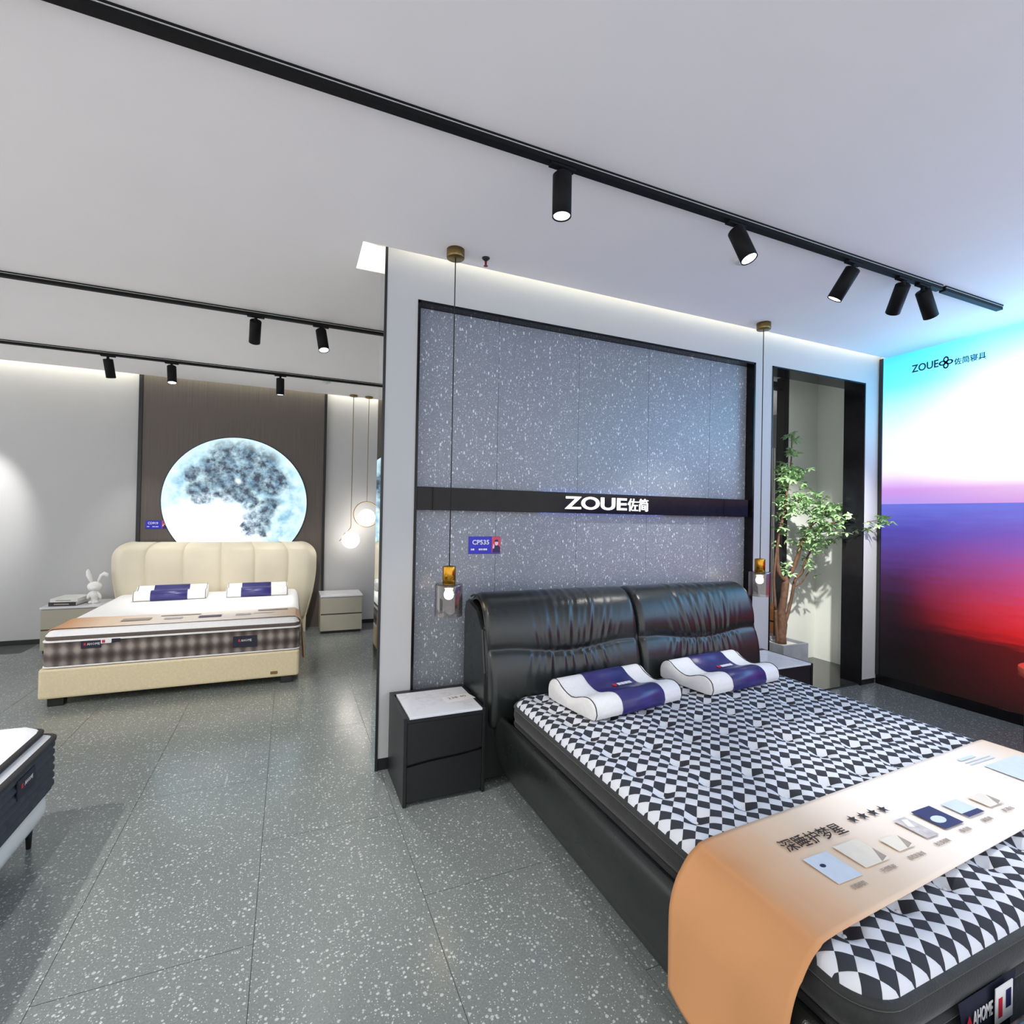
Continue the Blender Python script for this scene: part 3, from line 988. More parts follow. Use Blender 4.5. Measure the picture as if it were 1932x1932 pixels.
# ================================================================== BLACK BED
bed = thing('upholstered_bed', 'black leather bed with two puckered headboard cushions against the terrazzo wall', 'bed', (2.045, 1.8, 0))
BO = bed.location
BX0, BX1 = 1.065, 3.035
link('base', loft_slab(BX0, BX1, 0.56, 2.80, 0.10, [
    (0.11, 0.035), (0.075, 0.04), (0.03, 0.13), (0.006, 0.24), (0.0, 0.30), (0.003, 0.345), (0.013, 0.375), (0.03, 0.39), (0.045, 0.385), (0.055, 0.36), (0.06, 0.30), (0.062, 0.155)], 10), 'leather', bed, BO)
for x in (1.25, 2.84):
    for y in (0.85, 2.5):
        link('foot', lathe([(0, 0), (0.03, 0), (0.034, 0.036), (0, 0.036)], 16, x, y), 'black', bed, BO)
# headboard body
prof = [(3.03, 0.03), (3.03, 0.93), (3.0, 0.985), (2.93, 0.985), (2.80, 0.955), (2.705, 0.86), (2.655, 0.62), (2.645, 0.40), (2.66, 0.03)]
me = prism([(-y, z) for y, z in prof], 1)
me.transform(frame_matrix((3.09, 0, 0), (0, -1, 0), (0, 0, 1)) @ Matrix.Diagonal((1, 1, 2.085, 1)))
bm = bmesh.new(); bm.from_mesh(me); bmesh.ops.bevel(bm, geom=list(bm.edges), offset=0.012, segments=2, affect='EDGES'); me = from_bm('hb', bm)
link('headboard', me, 'leather', bed, BO)
def catmull(pts, n):
    pts = np.array(pts, float)
    P = np.vstack([2 * pts[0] - pts[1], pts, 2 * pts[-1] - pts[-2]])
    out = []
    m_ = len(pts) - 1
    for k in range(n):
        u = k / (n - 1) * m_
        i = min(int(u), m_ - 1)
        f = u - i
        a, b, c, d = P[i], P[i + 1], P[i + 2], P[i + 3]
        out.append(0.5 * ((2 * b) + (-a + c) * f + (2 * a - 5 * b + 4 * c - d) * f * f + (-a + 3 * b - 3 * c + d) * f ** 3))
    return np.array(out)
CP = catmull([(2.70, 0.30), (2.632, 0.35), (2.612, 0.46), (2.622, 0.60), (2.648, 0.75), (2.685, 0.88), (2.735, 0.975), (2.81, 1.022), (2.90, 1.02), (2.965, 0.985), (2.975, 0.93)], 120)
def cushion(xa, xb, seed):
    rs = np.random.RandomState(seed)
    ns, nt = 120, 150
    tt = np.linspace(0, 1, nt)
    tan = np.gradient(CP, axis=0)
    nrm = np.stack([-tan[:, 1], tan[:, 0]], 1)
    nrm /= np.linalg.norm(nrm, axis=1)[:, None]
    # outward = towards -y at the front
    if nrm[40, 0] > 0:
        nrm = -nrm
    ph = rs.rand(8) * 6.28
    P = np.zeros((ns, nt, 3))
    W = xb - xa
    arc = np.concatenate([[0], np.cumsum(np.linalg.norm(np.diff(CP, axis=0), axis=1))])
    for i in range(ns):
        y, z = CP[i]
        front = 1.0 if i < 75 else max(0.0, 1 - (i - 75) / 18)
        zs = 0.748 - 0.036 * np.sin(np.pi * np.clip((tt - 0.12) / 0.76, 0, 1)) ** 1.5
        dz = z - zs if i < 75 else (0.25 + 0.0 * tt)
        sgn = np.where(dz > 0, 1.0, -1.0)
        a = np.abs(dz)
        disp = 0.016 * (1 - np.exp(-(a / 0.07) ** 2)) - 0.013 * np.exp(-(a / 0.016) ** 2) * front
        fan = tt - 0.5
        spread = 1 + 0.9 * a
        q = 0.5 + fan / spread + 0.015 * np.sin(9 * a + ph[6]) + 0.06 * a * np.sin(5 * tt + ph[7])
        rid = (0.55 * np.sin(2 * np.pi * 15 * q + ph[0] + sgn * 0.8) + 0.45 * np.sin(2 * np.pi * 24.3 * q + ph[1]) + 0.35 * np.sin(2 * np.pi * 8.1 * q + ph[2]))
        rid = np.where(rid > 0, np.abs(rid) ** 1.3, -0.8 * np.abs(rid) ** 0.9)
        win = np.exp(-((tt - 0.53) / 0.27) ** 4)
        fall = np.where(dz > 0, np.exp(-((a - 0.05) / 0.13) ** 2) * 0.9 + 0.28 * np.exp(-((a - 0.27) / 0.08) ** 2), np.exp(-((a - 0.04) / 0.11) ** 2))
        disp = disp + 0.0085 * rid * win * fall * (1 - np.exp(-(a / 0.012) ** 2))
        de = np.minimum(tt, 1 - tt) * W
        rr = 0.045
        ed = np.where(de < rr, rr - np.sqrt(np.maximum(rr ** 2 - (rr - de) ** 2, 0)), 0)
        disp = disp - ed * 0.9
        P[i, :, 0] = xa + tt * W
        P[i, :, 1] = y + nrm[i, 0] * disp
        P[i, :, 2] = z + nrm[i, 1] * disp
    return grid(P)
for k, (xa, xb) in enumerate(((1.025, 2.043), (2.049, 3.072))):
    c_ = link('headboard_cushion', cushion(xa, xb, 3 + k), 'leather', bed, BO)
    pth = [(xa + 0.004, y + 0.035, z - 0.004) for y, z in CP[8:104:3]]
    if k == 0:
        link('piping', tube([(x - BO.x * 0, y, z) for x, y, z in pth], 0.006, 8), 'leather', bed, BO)

# ---- diamond mattress
mat_ = thing('mattress', 'mattress with black and white diamond knit top on the black bed', 'mattress', (2.04, 1.65, 0.16))
MX0, MX1, MY0, MY1 = 1.135, 2.965, 0.675, 2.60
MO = mat_.location
def mattress_top(x0, x1, y0, y1, z1, rc, re, tufts, n=(150, 150), depth=0.026, sag=0.006, tw=0.045):
    nx, ny = n
    def spaced(a, b, k):
        u = np.linspace(0, 1, k)
        u = u - 0.08 * np.sin(2 * np.pi * u) / (2 * np.pi) * 2
        return a + (b - a) * u
    X, Y = np.meshgrid(spaced(x0, x1, nx), spaced(y0, y1, ny), indexing='ij')
    for cx, sx in ((x0 + rc, -1), (x1 - rc, 1)):
        for cy, sy in ((y0 + rc, -1), (y1 - rc, 1)):
            dx = (X - cx) * sx
            dy = (Y - cy) * sy
            k = (dx > 0) & (dy > 0)
            mx = np.maximum(dx, dy)
            h = np.hypot(dx, dy)
            f = np.where(k & (h > 1e-9), mx / np.maximum(h, 1e-9), 1)
            X = np.where(k, cx + dx * f * sx, X)
            Y = np.where(k, cy + dy * f * sy, Y)
    # distance to the rounded edge
    qx = np.abs(X - (x0 + x1) / 2) - ((x1 - x0) / 2 - rc)
    qy = np.abs(Y - (y0 + y1) / 2) - ((y1 - y0) / 2 - rc)
    d = rc - (np.hypot(np.maximum(qx, 0), np.maximum(qy, 0)) + np.minimum(np.maximum(qx, qy), 0))
    d = np.clip(d, 0, None)
    drop = np.where(d < re, 0.75 * (re - np.sqrt(np.maximum(re ** 2 - (re - d) ** 2, 0))), 0)
    Z = z1 - drop
    for tx, ty in tufts:
        r2 = (X - tx) ** 2 + (Y - ty) ** 2
        Z -= depth * np.exp(-r2 / (tw ** 2) * 1.6) + 0.004 * np.exp(-r2 / 0.01)
    Z -= sag * np.exp(-(d / 0.05) ** 2) * 0
    return np.stack([X, Y, Z], 2)
tufts = []
for i in range(9):
    for j in range(12):
        tx = 1.275 + 0.2125 * i
        ty = 0.83 + 0.1665 * j
        if MX0 + 0.09 < tx < MX1 - 0.05 and MY0 + 0.09 < ty < MY1 - 0.05:
            tufts.append((tx, ty))
link('knit_top', grid(mattress_top(MX0 + 0.004, MX1 - 0.004, MY0 + 0.004, MY1 - 0.004, 0.508, 0.10, 0.06, tufts, (230, 230))), 'diamond', mat_, MO)
link('edge_tape', loft_slab(MX0, MX1, MY0, MY1, 0.10, [(0.006, 0.452), (-0.004, 0.456), (-0.008, 0.464), (-0.003, 0.471), (0.008, 0.472)], 10, caps=(False, False)), 'black_velvet', mat_, MO)
link('border', loft_slab(MX0, MX1, MY0, MY1, 0.10, [(0.012, 0.16), (0.0, 0.17), (-0.002, 0.28), (-0.002, 0.345), (0.002, 0.366), (0.012, 0.376), (0.012, 0.380), (0.0, 0.392), (-0.006, 0.42), (-0.004, 0.445), (0.006, 0.456)], 10), 'black_velvet', mat_, MO)
link('border_piping', loft_slab(MX0, MX1, MY0, MY1, 0.10, [(0.006, 0.368), (-0.005, 0.371), (-0.006, 0.377), (0.008, 0.381)], 10, caps=(False, False)), 'black_velvet', mat_, MO)
tb_me = lathe([(0, 0.003), (0.004, 0.0025), (0.006, 0.0), (0.006, -0.002), (0, -0.003)], 14)
tb_me.materials.append(M['white_fabric'])
for tx, ty in tufts:
    o = link('tuft_button', tb_me, None, mat_)
    o.location = Vector((tx, ty, 0.4785)) - MO
# label sewn to the front
def quad_strip(pts, thick=0.0012):
    """thin solid from a 4 point polygon in 3d"""
    p = [Vector(q) for q in pts]
    n = (p[1] - p[0]).cross(p[2] - p[0]).normalized() * thick
    v = p + [q + n for q in p]
    bm = bmesh.new()
    me0 = mesh('t', v, [(3, 2, 1, 0), (4, 5, 6, 7), (0, 1, 5, 4), (1, 2, 6, 5), (2, 3, 7, 6), (3, 0, 4, 7)])
    bm.from_mesh(me0)
    return from_bm('quad', bm)
fy = MY0 - 0.010
tg = link('sewn_label', quad_strip([(1.412, fy - 0.004, 0.412), (1.43, fy - 0.014, 0.285), (1.60, fy - 0.016, 0.285), (1.66, fy - 0.004, 0.412)]), 'tag_navy', mat_, MO)
def on_front(me, x, z, dy, material, name, rot=0.0, par=None, o=None):
    me.transform(frame_matrix((x, fy - dy, z), (math.cos(rot), 0, math.sin(rot)), (-math.sin(rot), 0, math.cos(rot))))
    return link(name, me, material, par or tg, o or MO)
on_front(text_mesh('AHOME', 1, 0.0006, 0.01, (0.082, 0.034)), 1.455, 0.352, 0.0135, 'white_print', 'label_lettering')
on_front(prism([(0, 0), (0.016, 0.0), (0.018, 0.012), (0.008, 0.03), (-0.002, 0.012)], 0.0008), 1.432, 0.352, 0.013, 'red_print', 'label_emblem')
on_front(text_mesh('Diamond Bravery', 1, 0.0004, 0.0, (0.10, 0.014)), 1.445, 0.312, 0.0165, 'white_print', 'label_small_lettering')
on_front(prism([(0, 0), (0.075, 0), (0.075, 0.085), (0, 0.085)], 0.002), 1.535, 0.330, 0.018, 'white_print', 'white_flag_label', 0.0)
on_front(prism([(0, 0), (0.016, 0), (0.016, 0.045), (0, 0.045)], 0.0006), 1.546, 0.345, 0.0205, 'red_print', 'red_stripe')
on_front(prism([(0, 0), (0.022, 0), (0.022, 0.042), (0, 0.042)], 0.0006), 1.578, 0.358, 0.0205, 'navy_print', 'navy_stripe')

# ---- contour pillows
def contour(n=64, L=0.40, h1=0.118, h2=0.098, off=0.0):
    """closed outline in (y, z); y = 0 front, L back"""
    top = catmull([(0.0, 0.035), (0.012, 0.075), (0.05, h2), (0.10, h2 - 0.004), (0.19, h2 - 0.032), (0.27, h2 - 0.012), (0.325, h1), (0.37, h1 - 0.012), (0.395, h1 - 0.045), (0.398, 0.03), (0.375, 0.003), (0.2, 0.0), (0.03, 0.003), (0.004, 0.018)], n)
    if off:
        d = np.roll(top, -1, 0) - np.roll(top, 1, 0)
        nr = np.stack([-d[:, 1], d[:, 0]], 1)
        nr /= np.linalg.norm(nr, axis=1)[:, None] + 1e-9
        nxt = np.roll(top, -1, 0)
        area = np.sum(top[:, 0] * nxt[:, 1] - nxt[:, 0] * top[:, 1])
        top = top + nr * (-np.sign(area)) * off
        top[:, 1] = np.maximum(top[:, 1], 0.0)
    return top
def pillow(name, label, loc, rotz, sc, group, band=(-0.13, 0.17), half=0.31):
    t_ = thing(name, label, 'pillow', loc, rotz, group)
    C = contour()
    n = len(C)
    cyz = np.array([0.2, 0.05])
    xs = [(-half, 0.90), (-half + 0.002, 0.945), (-half + 0.007, 0.985), (-half + 0.014, 1.0), (0, 1.0), (half - 0.014, 1.0), (half - 0.007, 0.985), (half - 0.002, 0.945), (half, 0.90)]
    P = np.zeros((n, len(xs), 3))
    for k, (x, s) in enumerate(xs):
        q = cyz + (C - cyz) * s
        q[:, 1] = np.maximum(q[:, 1], 0)
        P[:, k, 0] = x
        P[:, k, 1] = q[:, 0] - 0.2
        P[:, k, 2] = q[:, 1]
    P *= sc
    b = link('cover', grid(P, closed_u=True, cap=True), 'white_pillow', t_)
    for s in (-1, 1):
        q = C.copy()
        link('piping', tube([(s * (half - 0.010) * sc, (y - 0.2) * sc, max(z, 0.002) * sc + 0.001) for y, z in q[::2]], 0.0026 * sc, 6, closed=True), 'dark_tape', t_)
    Q = contour(off=0.004)
    P = np.zeros((n, 4, 3))
    for k, (x, o2) in enumerate(((band[0], -0.002), (band[0] + 0.002, 0.0), (band[1] - 0.002, 0.0), (band[1], -0.002))):
        q = contour(off=0.004 + o2)
        P[:, k, 0] = x
        P[:, k, 1] = q[:, 0] - 0.2
        P[:, k, 2] = q[:, 1]
    P *= sc
    bd = link('band', grid(P, closed_u=True), 'navy', t_)
    # printed logo lies in the dip of the band
    cs = math.cos(0.16)
    me = boxes([(0.03 + 0.026 * k, 0.052 + 0.026 * k, -0.011, 0.011, 0, 0.0012) for k in range(4)])
    me.transform(Matrix.Diagonal((sc, sc, 1, 1)))
    me.transform(frame_matrix((0, 0.012 * sc, 0.0745 * sc), (1, 0, 0), (0, 1, 0.18)))
    link('logo_lettering', me, 'white_print', bd)
    me = lathe([(0, 0), (0.014, 0), (0.014, 0.0012), (0, 0.0012)], 18, smooth=False)
    me.transform(Matrix.Diagonal((sc, sc, 1, 1)))
    me.transform(frame_matrix((0.008 * sc, 0.012 * sc, 0.0745 * sc), (1, 0, 0), (0, 1, 0.18)))
    link('logo_emblem', me, 'red_print', bd)
    return t_
pillow('contour_pillow', 'white contour pillow with navy band on the diamond mattress, beside the mirrored wall end', (1.645, 2.335, 0.509), R(8), 1.0, 'pillows on the black bed')
pillow('contour_pillow', 'white contour pillow with navy band on the diamond mattress, on the doorway side', (2.465, 2.40, 0.509), R(6), 1.0, 'pillows on the black bed')

# ---- printed runner on the black bed
def runner(name, label, path, y0, y1, material, ridge=0.004, flare=None):
    """path: list of (x, z); strip between y0 and y1 with a little thickness"""
    t_ = thing(name, label, 'bed runner', ((path[0][0] + path[-1][0]) / 2, (y0 + y1) / 2, min(p[1] for p in path)))
    C = catmull(path, 140)
    nv = 26
    P = np.zeros((140, nv, 3))
    vs = np.linspace(0, 1, nv)
    for i in range(140):
        x, z = C[i]
        hang = max(0.0, 0.46 - z)
        wv = ridge * np.sin(vs * 7 + i * 0.05) + hang * 0.05 * np.sin(vs * 5.2 + 1.0)
        sgn = -1 if i < 70 else 1
        P[i, :, 0] = x + sgn * np.abs(wv) * (1 if hang > 0.01 else 0)
        yy = y0 + (y1 - y0) * vs
        if flare:
            yy = yy + flare * (x - (path[0][0] + path[-1][0]) / 2)
        P[i, :, 1] = yy
        P[i, :, 2] = z + (ridge * 0.3 * (np.sin(vs * 6 + i * 0.11) + 1) if hang <= 0.01 else 0)
    me = grid(P)
    bm = bmesh.new(); bm.from_mesh(me)
    bmesh.ops.solidify(bm, geom=list(bm.faces), thickness=0.0025)
    me = from_bm('runner', bm, True)
    link('cloth', me, material, t_, t_.location)
    return t_
RB = runner('printed_runner', 'peach printed promotional runner draped across the foot of the diamond mattress', [
    (1.050, 0.118), (1.051, 0.21), (1.051, 0.30), (1.054, 0.365), (1.072, 0.425), (1.108, 0.477), (1.15, 0.506), (1.22, 0.518), (1.6, 0.517), (2.0, 0.517), (2.5, 0.517), (2.88, 0.518), (2.94, 0.508), (2.99, 0.475), (3.03, 0.425), (3.046, 0.365), (3.05, 0.30), (3.052, 0.16)],
    0.852, 1.248, runner_mat('peach_runner_print', -1.02, 1.02), flare=0.05)
RBO = RB.location
ZR = 0.5232
def flat_on(par, poly, z, material, name, h=0.0006, o=None):
    me = prism(poly, h)
    me.transform(Matrix.Translation((0, 0, z)))
    return link(name, me, material, par, o if o is not None else RBO)
def quad(x0, x1, y0, y1):
    return [(x0, y0), (x1, y0), (x1, y1), (x0, y1)]
me = text_mesh('深睡护梦星', 1, 0.0004, 0.004, (0.268, 0.052))
me.transform(Matrix.Translation((1.374, 1.056, ZR)))
link('headline_lettering', me, 'brown_ink', RB, RBO)
for sx in (1.719, 1.771, 1.823, 1.876):
    flat_on(RB, [(sx + (0.02 if k % 2 == 0 else 0.0085) * math.sin(math.pi * k / 5), 1.098 + (0.02 if k % 2 == 0 else 0.0085) * math.cos(math.pi * k / 5)) for k in range(10)][::-1], ZR, 'ink', 'printed_star')
prints = [(1.378, 1.478, 0.914, 1.020, 'sky_print'), (1.516, 1.624, 0.928, 1.026, 'foam_print'), (1.685, 1.762, 0.937, 0.995, 'foam_print'),
          (1.835, 1.896, 0.943, 1.041, 'silver_print'), (1.947, 2.050, 0.950, 1.050, 'navy_print'), (2.10, 2.192, 0.958, 1.04, 'sky_print'), (2.245, 2.33, 0.965, 1.03, 'foam_print')]
for x0, x1, y0, y1, mm in prints:
    pr_ = flat_on(RB, quad(x0, x1, y0, y1), ZR, mm, 'printed_picture')
    if mm == 'navy_print':
        flat_on(RB, [(x0 + 0.04 + 0.03 * math.cos(a), y0 + 0.04 + 0.018 * math.sin(a)) for a in [2 * math.pi * k / 14 for k in range(14)]], ZR + 0.0007, 'sky_print', 'printed_cloud')
    elif mm == 'silver_print':
        flat_on(RB, [(x0 + 0.012, y0 + 0.06), (x0 + 0.03, y0 + 0.05), (x0 + 0.05, y0 + 0.085), (x0 + 0.03, y0 + 0.09)], ZR + 0.0007, 'white_print', 'printed_coil')
    elif x0 == 2.10:
        flat_on(RB, quad(x0, x1, y0, y0 + 0.02), ZR + 0.0007, 'navy_print', 'printed_stripe')
    elif mm == 'foam_print':
        flat_on(RB, [(x1 - 0.035, y0), (x1, y0 + 0.01), (x1, y0 + 0.05)], ZR + 0.0007, 'grey_ink', 'printed_fold')
    else:
        flat_on(RB, [(x0 + 0.03 + 0.010 * math.cos(a), y1 - 0.04 + 0.007 * math.sin(a)) for a in [2 * math.pi * k / 10 for k in range(10)]], ZR + 0.0007, 'navy_print', 'printed_drop')
for s, x0, x1, y in (('抗菌面料', 1.400, 1.457, 0.884), ('天然乳胶', 1.545, 1.607, 0.895), ('高密度海绵', 1.677, 1.749, 0.899), ('独立筒弹簧', 1.825, 1.894, 0.907), ('静音棉', 1.981, 2.03, 0.917), ('硬质棉', 2.118, 2.169, 0.922), ('防滑布', 2.262, 2.319, 0.928)):
    me = text_mesh(s, 1, 0.0004, 0.0, (x1 - x0, 0.016), res=1)
    me.transform(Matrix.Translation((x0, y, ZR)))
    link('caption_lettering', me, 'grey_ink', RB, RBO)
link('info_block', boxes([(2.56, 2.67, 1.198, 1.213, ZR, ZR + 0.0006), (2.56, 2.74, 1.180, 1.186, ZR, ZR + 0.0006), (2.56, 2.74, 1.164, 1.170, ZR, ZR + 0.0006), (2.60, 2.86, 0.98, 1.14, ZR, ZR + 0.0004)]), 'sky_print', RB, RBO)

# ================================================================== BLACK NIGHTSTANDS
def black_stand(x0, x1, y0, y1, label, flip=False):
    t_ = thing('nightstand', label, 'nightstand', ((x0 + x1) / 2, (y0 + y1) / 2, 0))
    o = t_.location
    H = 0.455
    th = 0.018
    link('carcass', boxes([(x0, x0 + th, y0, y1, 0.0, H, 0.002, 1), (x1 - th, x1, y0, y1, 0.0, H, 0.002, 1), (x0 + th, x1 - th, y1 - 0.049, y1, 0.02, H - 0.001),
                           (x0 + th, x1 - th, y0 + 0.03, y1 - th, 0.02, 0.04), (x0 + th, x1 - th, y0 + 0.004, y1 - th, H - 0.03, H - 0.012)]), 'black_satin', t_, o)
    link('marble_top', box(x0 + th + 0.012, x1 - th - 0.002, y0 + 0.003, y1 - 0.05, H - 0.011, H + 0.001, 0.001, 1), 'marble', t_, o)
    a, b = x0 + th + 0.002, x1 - th - 0.002
    n = 20
    wave = [(a + (b - a) * k / n, 0.222 + 0.016 * math.sin(math.pi * (k / n - 0.5)) + 0.006 * math.sin(2 * math.pi * k / n)) for k in range(n + 1)]
    up = [(x, z + 0.007) for x, z in wave] + [(b, H - 0.032), (a, H - 0.032)]
    lo = [(a, 0.022), (b, 0.022)] + [(x, z - 0.007) for x, z in wave[::-1]]
    for poly in (up, lo):
        me = prism(poly, 0.018)
        me.transform(frame_matrix((0, y0 + 0.024, 0), (1, 0, 0), (0, 0, 1)))
        link('drawer_front', me, 'black_satin', t_, o)
    link('drawer_shadow_gap', box(a, b, y0 + 0.026, y0 + 0.034, 0.03, H - 0.032), 'black', t_, o)
    return t_
black_stand(0.555, 1.0, 2.605, 3.025, 'black nightstand with white stone top between the mirrored wall end and the bed')
black_stand(3.115, 3.56, 2.575, 3.025, 'black nightstand with white stone top between the bed and the doorway')
nt = thing('paper_note', 'small pale paper note with handwritten figures on the nightstand top', 'note', (0.90, 2.80, 0.4562))
link('paper', quad_strip([(-0.075, -0.055, 0), (0.095, -0.035, 0), (0.075, 0.05, 0), (-0.085, 0.03, 0)], 0.0008), 'paper', nt)
me = text_mesh('238 40', 1, 0.0003, -0.008, (0.11, 0.026))
me.transform(Matrix.Rotation(R(8), 4, 'Z') @ Matrix.Shear('XZ', 4, (0, 0)) )
me.transform(Matrix.Translation((-0.055, -0.012, 0.001)))
link('handwriting', me, 'ink', nt)

# ================================================================== CREAM BED
cb = thing('upholstered_bed', 'cream leather bed with wide channelled headboard in front of the glowing moon', 'bed', (-0.78, 5.9, 0))
CO = cb.location
CX0, CX1, CY0, CY1 = -1.69, 0.105, 4.87, 6.98
link('base', loft_slab(CX0, CX1, CY0, CY1, 0.03, [(0.02, 0.062), (0.004, 0.068), (0.0, 0.08), (0.0, 0.27), (0.006, 0.283), (0.02, 0.286), (0.05, 0.284)], 6, smooth=False), 'tan_leather', cb, CO)
for x in (CX0 + 0.10, CX1 - 0.10):
    for y in (CY0 + 0.07, CY1 - 0.2):
        link('foot', box(x - 0.05, x + 0.05, y - 0.04, y + 0.04, 0.0, 0.063, 0.006), 'black', cb, CO)
link('base_badge', box(-0.125, -0.068, CY0 - 0.004, CY0 + 0.001, 0.092, 0.118, 0.002, 1), 'brass_old', cb, CO)
# headboard panels
HW0, HW1, HT = -1.79, 0.322, 1.125
hc = (HW0 + HW1) / 2
hh = (HW1 - HW0) / 2
def hb_half(z):
    r = 0.19
    w = hh
    if z > HT - r:
        w = hh - r + math.sqrt(max(r * r - (z - (HT - r)) ** 2, 0))
    if z < 0.80:
        w -= 0.10 * ((0.80 - z) / 0.6) ** 1.6
    return max(w, 0.05)
seam_u = [(x - hc) / hh for x in (HW0, -1.464, -1.106, -0.725, -0.369, -0.001, HW1)]
nz = 60
zz = 0.2 + (HT - 0.2) * (1 - (1 - np.linspace(0, 1, nz)) ** 1.6)
for a, b in zip(seam_u[:-1], seam_u[1:]):
    nt_ = 26
    P = np.zeros((nz, nt_, 3))
    for i, z in enumerate(zz):
        w = hb_half(float(z))
        t_ = np.linspace(0, 1, nt_)
        u = a + (b - a) * t_
        e = np.minimum(t_, 1 - t_) * (b - a) * hh
        groove = 0.016 * np.exp(-(e / 0.016) ** 1.2)
        if a == seam_u[0]:
            groove = np.where(t_ < 0.5, 0.0, groove)
        if b == seam_u[-1]:
            groove = np.where(t_ > 0.5, 0.0, groove)
        dtop = HT - z
        top_round = 0.07 * max(0.0, 1 - dtop / 0.10) ** 2
        side = np.minimum(u + 1, 1 - u) * w
        side_round = 0.10 * np.clip(1 - side / 0.12, 0, 1) ** 2
        P[i, :, 0] = hc + u * w
        P[i, :, 1] = 6.855 + groove + top_round + side_round - 0.012 * np.sin(np.pi * t_) - 0.03 * math.exp(-((z - 0.92) / 0.22) ** 2)
        P[i, :, 2] = z
    link('headboard_panel', grid(P), 'cream_leather', cb, CO)
# back shell of the headboard
outl = [(hc + hb_half(float(z)), float(z)) for z in zz] + [(hc - hb_half(float(z)), float(z)) for z in zz[::-1]]
outl[0] = (outl[0][0], 0.0); outl[-1] = (outl[-1][0], 0.0)
me = prism(outl, 0.19)
me.transform(frame_matrix((0, 7.11, 0), (1, 0, 0), (0, 0, 1)))
bm = bmesh.new(); bm.from_mesh(me)
bmesh.ops.scale(bm, vec=(0.985, 1, 0.985), verts=bm.verts, space=Matrix.Translation((-hc, 0, 0)))
me = from_bm('shell', bm)
link('headboard_shell', me, 'cream_leather', cb, CO)

cm = thing('mattress', 'white topped mattress with brown plaid border on the cream bed', 'mattress', (-0.79, 5.85, 0.287))
CM = cm.location
mx0, mx1, my0, my1 = CX0 + 0.02, CX1 - 0.005, CY0 + 0.012, 6.80
link('border', loft_slab(mx0, mx1, my0, my1, 0.05, [(0.01, 0.287), (0.0, 0.292), (-0.004, 0.38), (0.0, 0.484), (0.012, 0.488)], 8), 'plaid', cm, CM)
link('lower_piping', loft_slab(mx0, mx1, my0, my1, 0.05, [(0.004, 0.288), (-0.008, 0.291), (-0.008, 0.299), (0.004, 0.302)], 8, caps=(False, False)), 'white_fabric', cm, CM)
link('upper_piping', loft_slab(mx0, mx1, my0, my1, 0.05, [(0.01, 0.478), (-0.009, 0.481), (-0.009, 0.491), (0.012, 0.494)], 8, caps=(False, False)), 'white_fabric', cm, CM)
link('pillow_top_border', loft_slab(mx0 + 0.004, mx1 - 0.004, my0 + 0.004, my1 - 0.004, 0.05, [(0.012, 0.488), (0.0, 0.496), (-0.003, 0.512), (0.002, 0.528), (0.012, 0.531)], 8), 'brown_tape', cm, CM)
link('white_top', grid(mattress_top(mx0, mx1, my0, my1, 0.562, 0.06, 0.05, [], (60, 60))), 'white_fabric', cm, CM)
def lab(x0, x1, z0, z1, material, name, dy=0.011):
    return link(name, box(x0, x1, my0 - dy, my0 - dy + 0.003, z0, z1, 0.001, 1), material, cm, CM)
lab(-1.435, -1.31, 0.425, 0.482, 'tag_navy', 'sewn_label')
lab(-1.312, -1.245, 0.455, 0.488, 'white_print', 'flag_label', 0.0135)
lab(-1.245, -1.19, 0.462, 0.487, 'tag_navy', 'brand_tab')
lab(-0.415, -0.235, 0.345, 0.44, 'tag_navy', 'woven_badge')
for x0, z0, w_, h_ in ((-1.418, 0.448, 0.10, 0.018), (-0.375, 0.392, 0.10, 0.02)):
    me = text_mesh('AHOME', 1, 0.0004, 0.0, (w_ * 0.8, h_), res=1)
    me.transform(frame_matrix((x0 + w_ * 0.2, my0 - 0.0115, z0), (1, 0, 0), (0, 0, 1)))
    link('label_lettering', me, 'white_print', cm, CM)
    link('label_emblem', box(x0, x0 + 0.014, my0 - 0.0122, my0 - 0.0112, z0, z0 + h_), 'red_print', cm, CM)
link('flag_red', box(-1.305, -1.285, my0 - 0.0145, my0 - 0.0135, 0.46, 0.482), 'red_print', cm, CM)

pillow('contour_pillow', 'white contour pillow with navy band on the cream bed, on the bunny side', (-1.12, 6.40, 0.563), R(4), 1.0, 'pillows on the cream bed', (-0.17, 0.15), 0.32)
pillow('contour_pillow', 'white contour pillow with navy band on the cream bed, on the globe pendant side', (-0.31, 6.42, 0.563), R(2), 0.95, 'pillows on the cream bed', (-0.17, 0.14), 0.32)
CR = runner('printed_runner', 'peach printed promotional runner across the foot of the cream bed', [
    (-1.672, 0.548), (-1.65, 0.562), (-1.58, 0.572), (-1.2, 0.571), (-0.8, 0.571), (-0.4, 0.571), (0.02, 0.572), (0.075, 0.562), (0.112, 0.53), (0.125, 0.47), (0.13, 0.36), (0.132, 0.28), (0.135, 0.16)],
    4.955, 5.375, runner_mat('peach_runner_print_small', -0.98, 0.93))
CRO = CR.location
for x0, x1, y0, y1, mm in ((-1.25, -1.05, 5.10, 5.2, 'grey_ink'), (-0.70, -0.53, 5.08, 5.17, 'navy_print'), (-0.95, -0.82, 5.09, 5.16, 'silver_print'), (-0.42, -0.3, 5.10, 5.17, 'silver_print'), (-0.28, -0.12, 5.15, 5.24, 'foam_print'), (-1.0, -0.70, 5.24, 5.27, 'grey_ink')):
    flat_on(CR, quad(x0, x1, y0, y1), 0.5772, mm, 'printed_picture', o=CRO)
flat_on(CR, quad(-0.25, 0.0, 5.27, 5.33), 0.5772, 'grey_ink', 'printed_block', o=CRO)

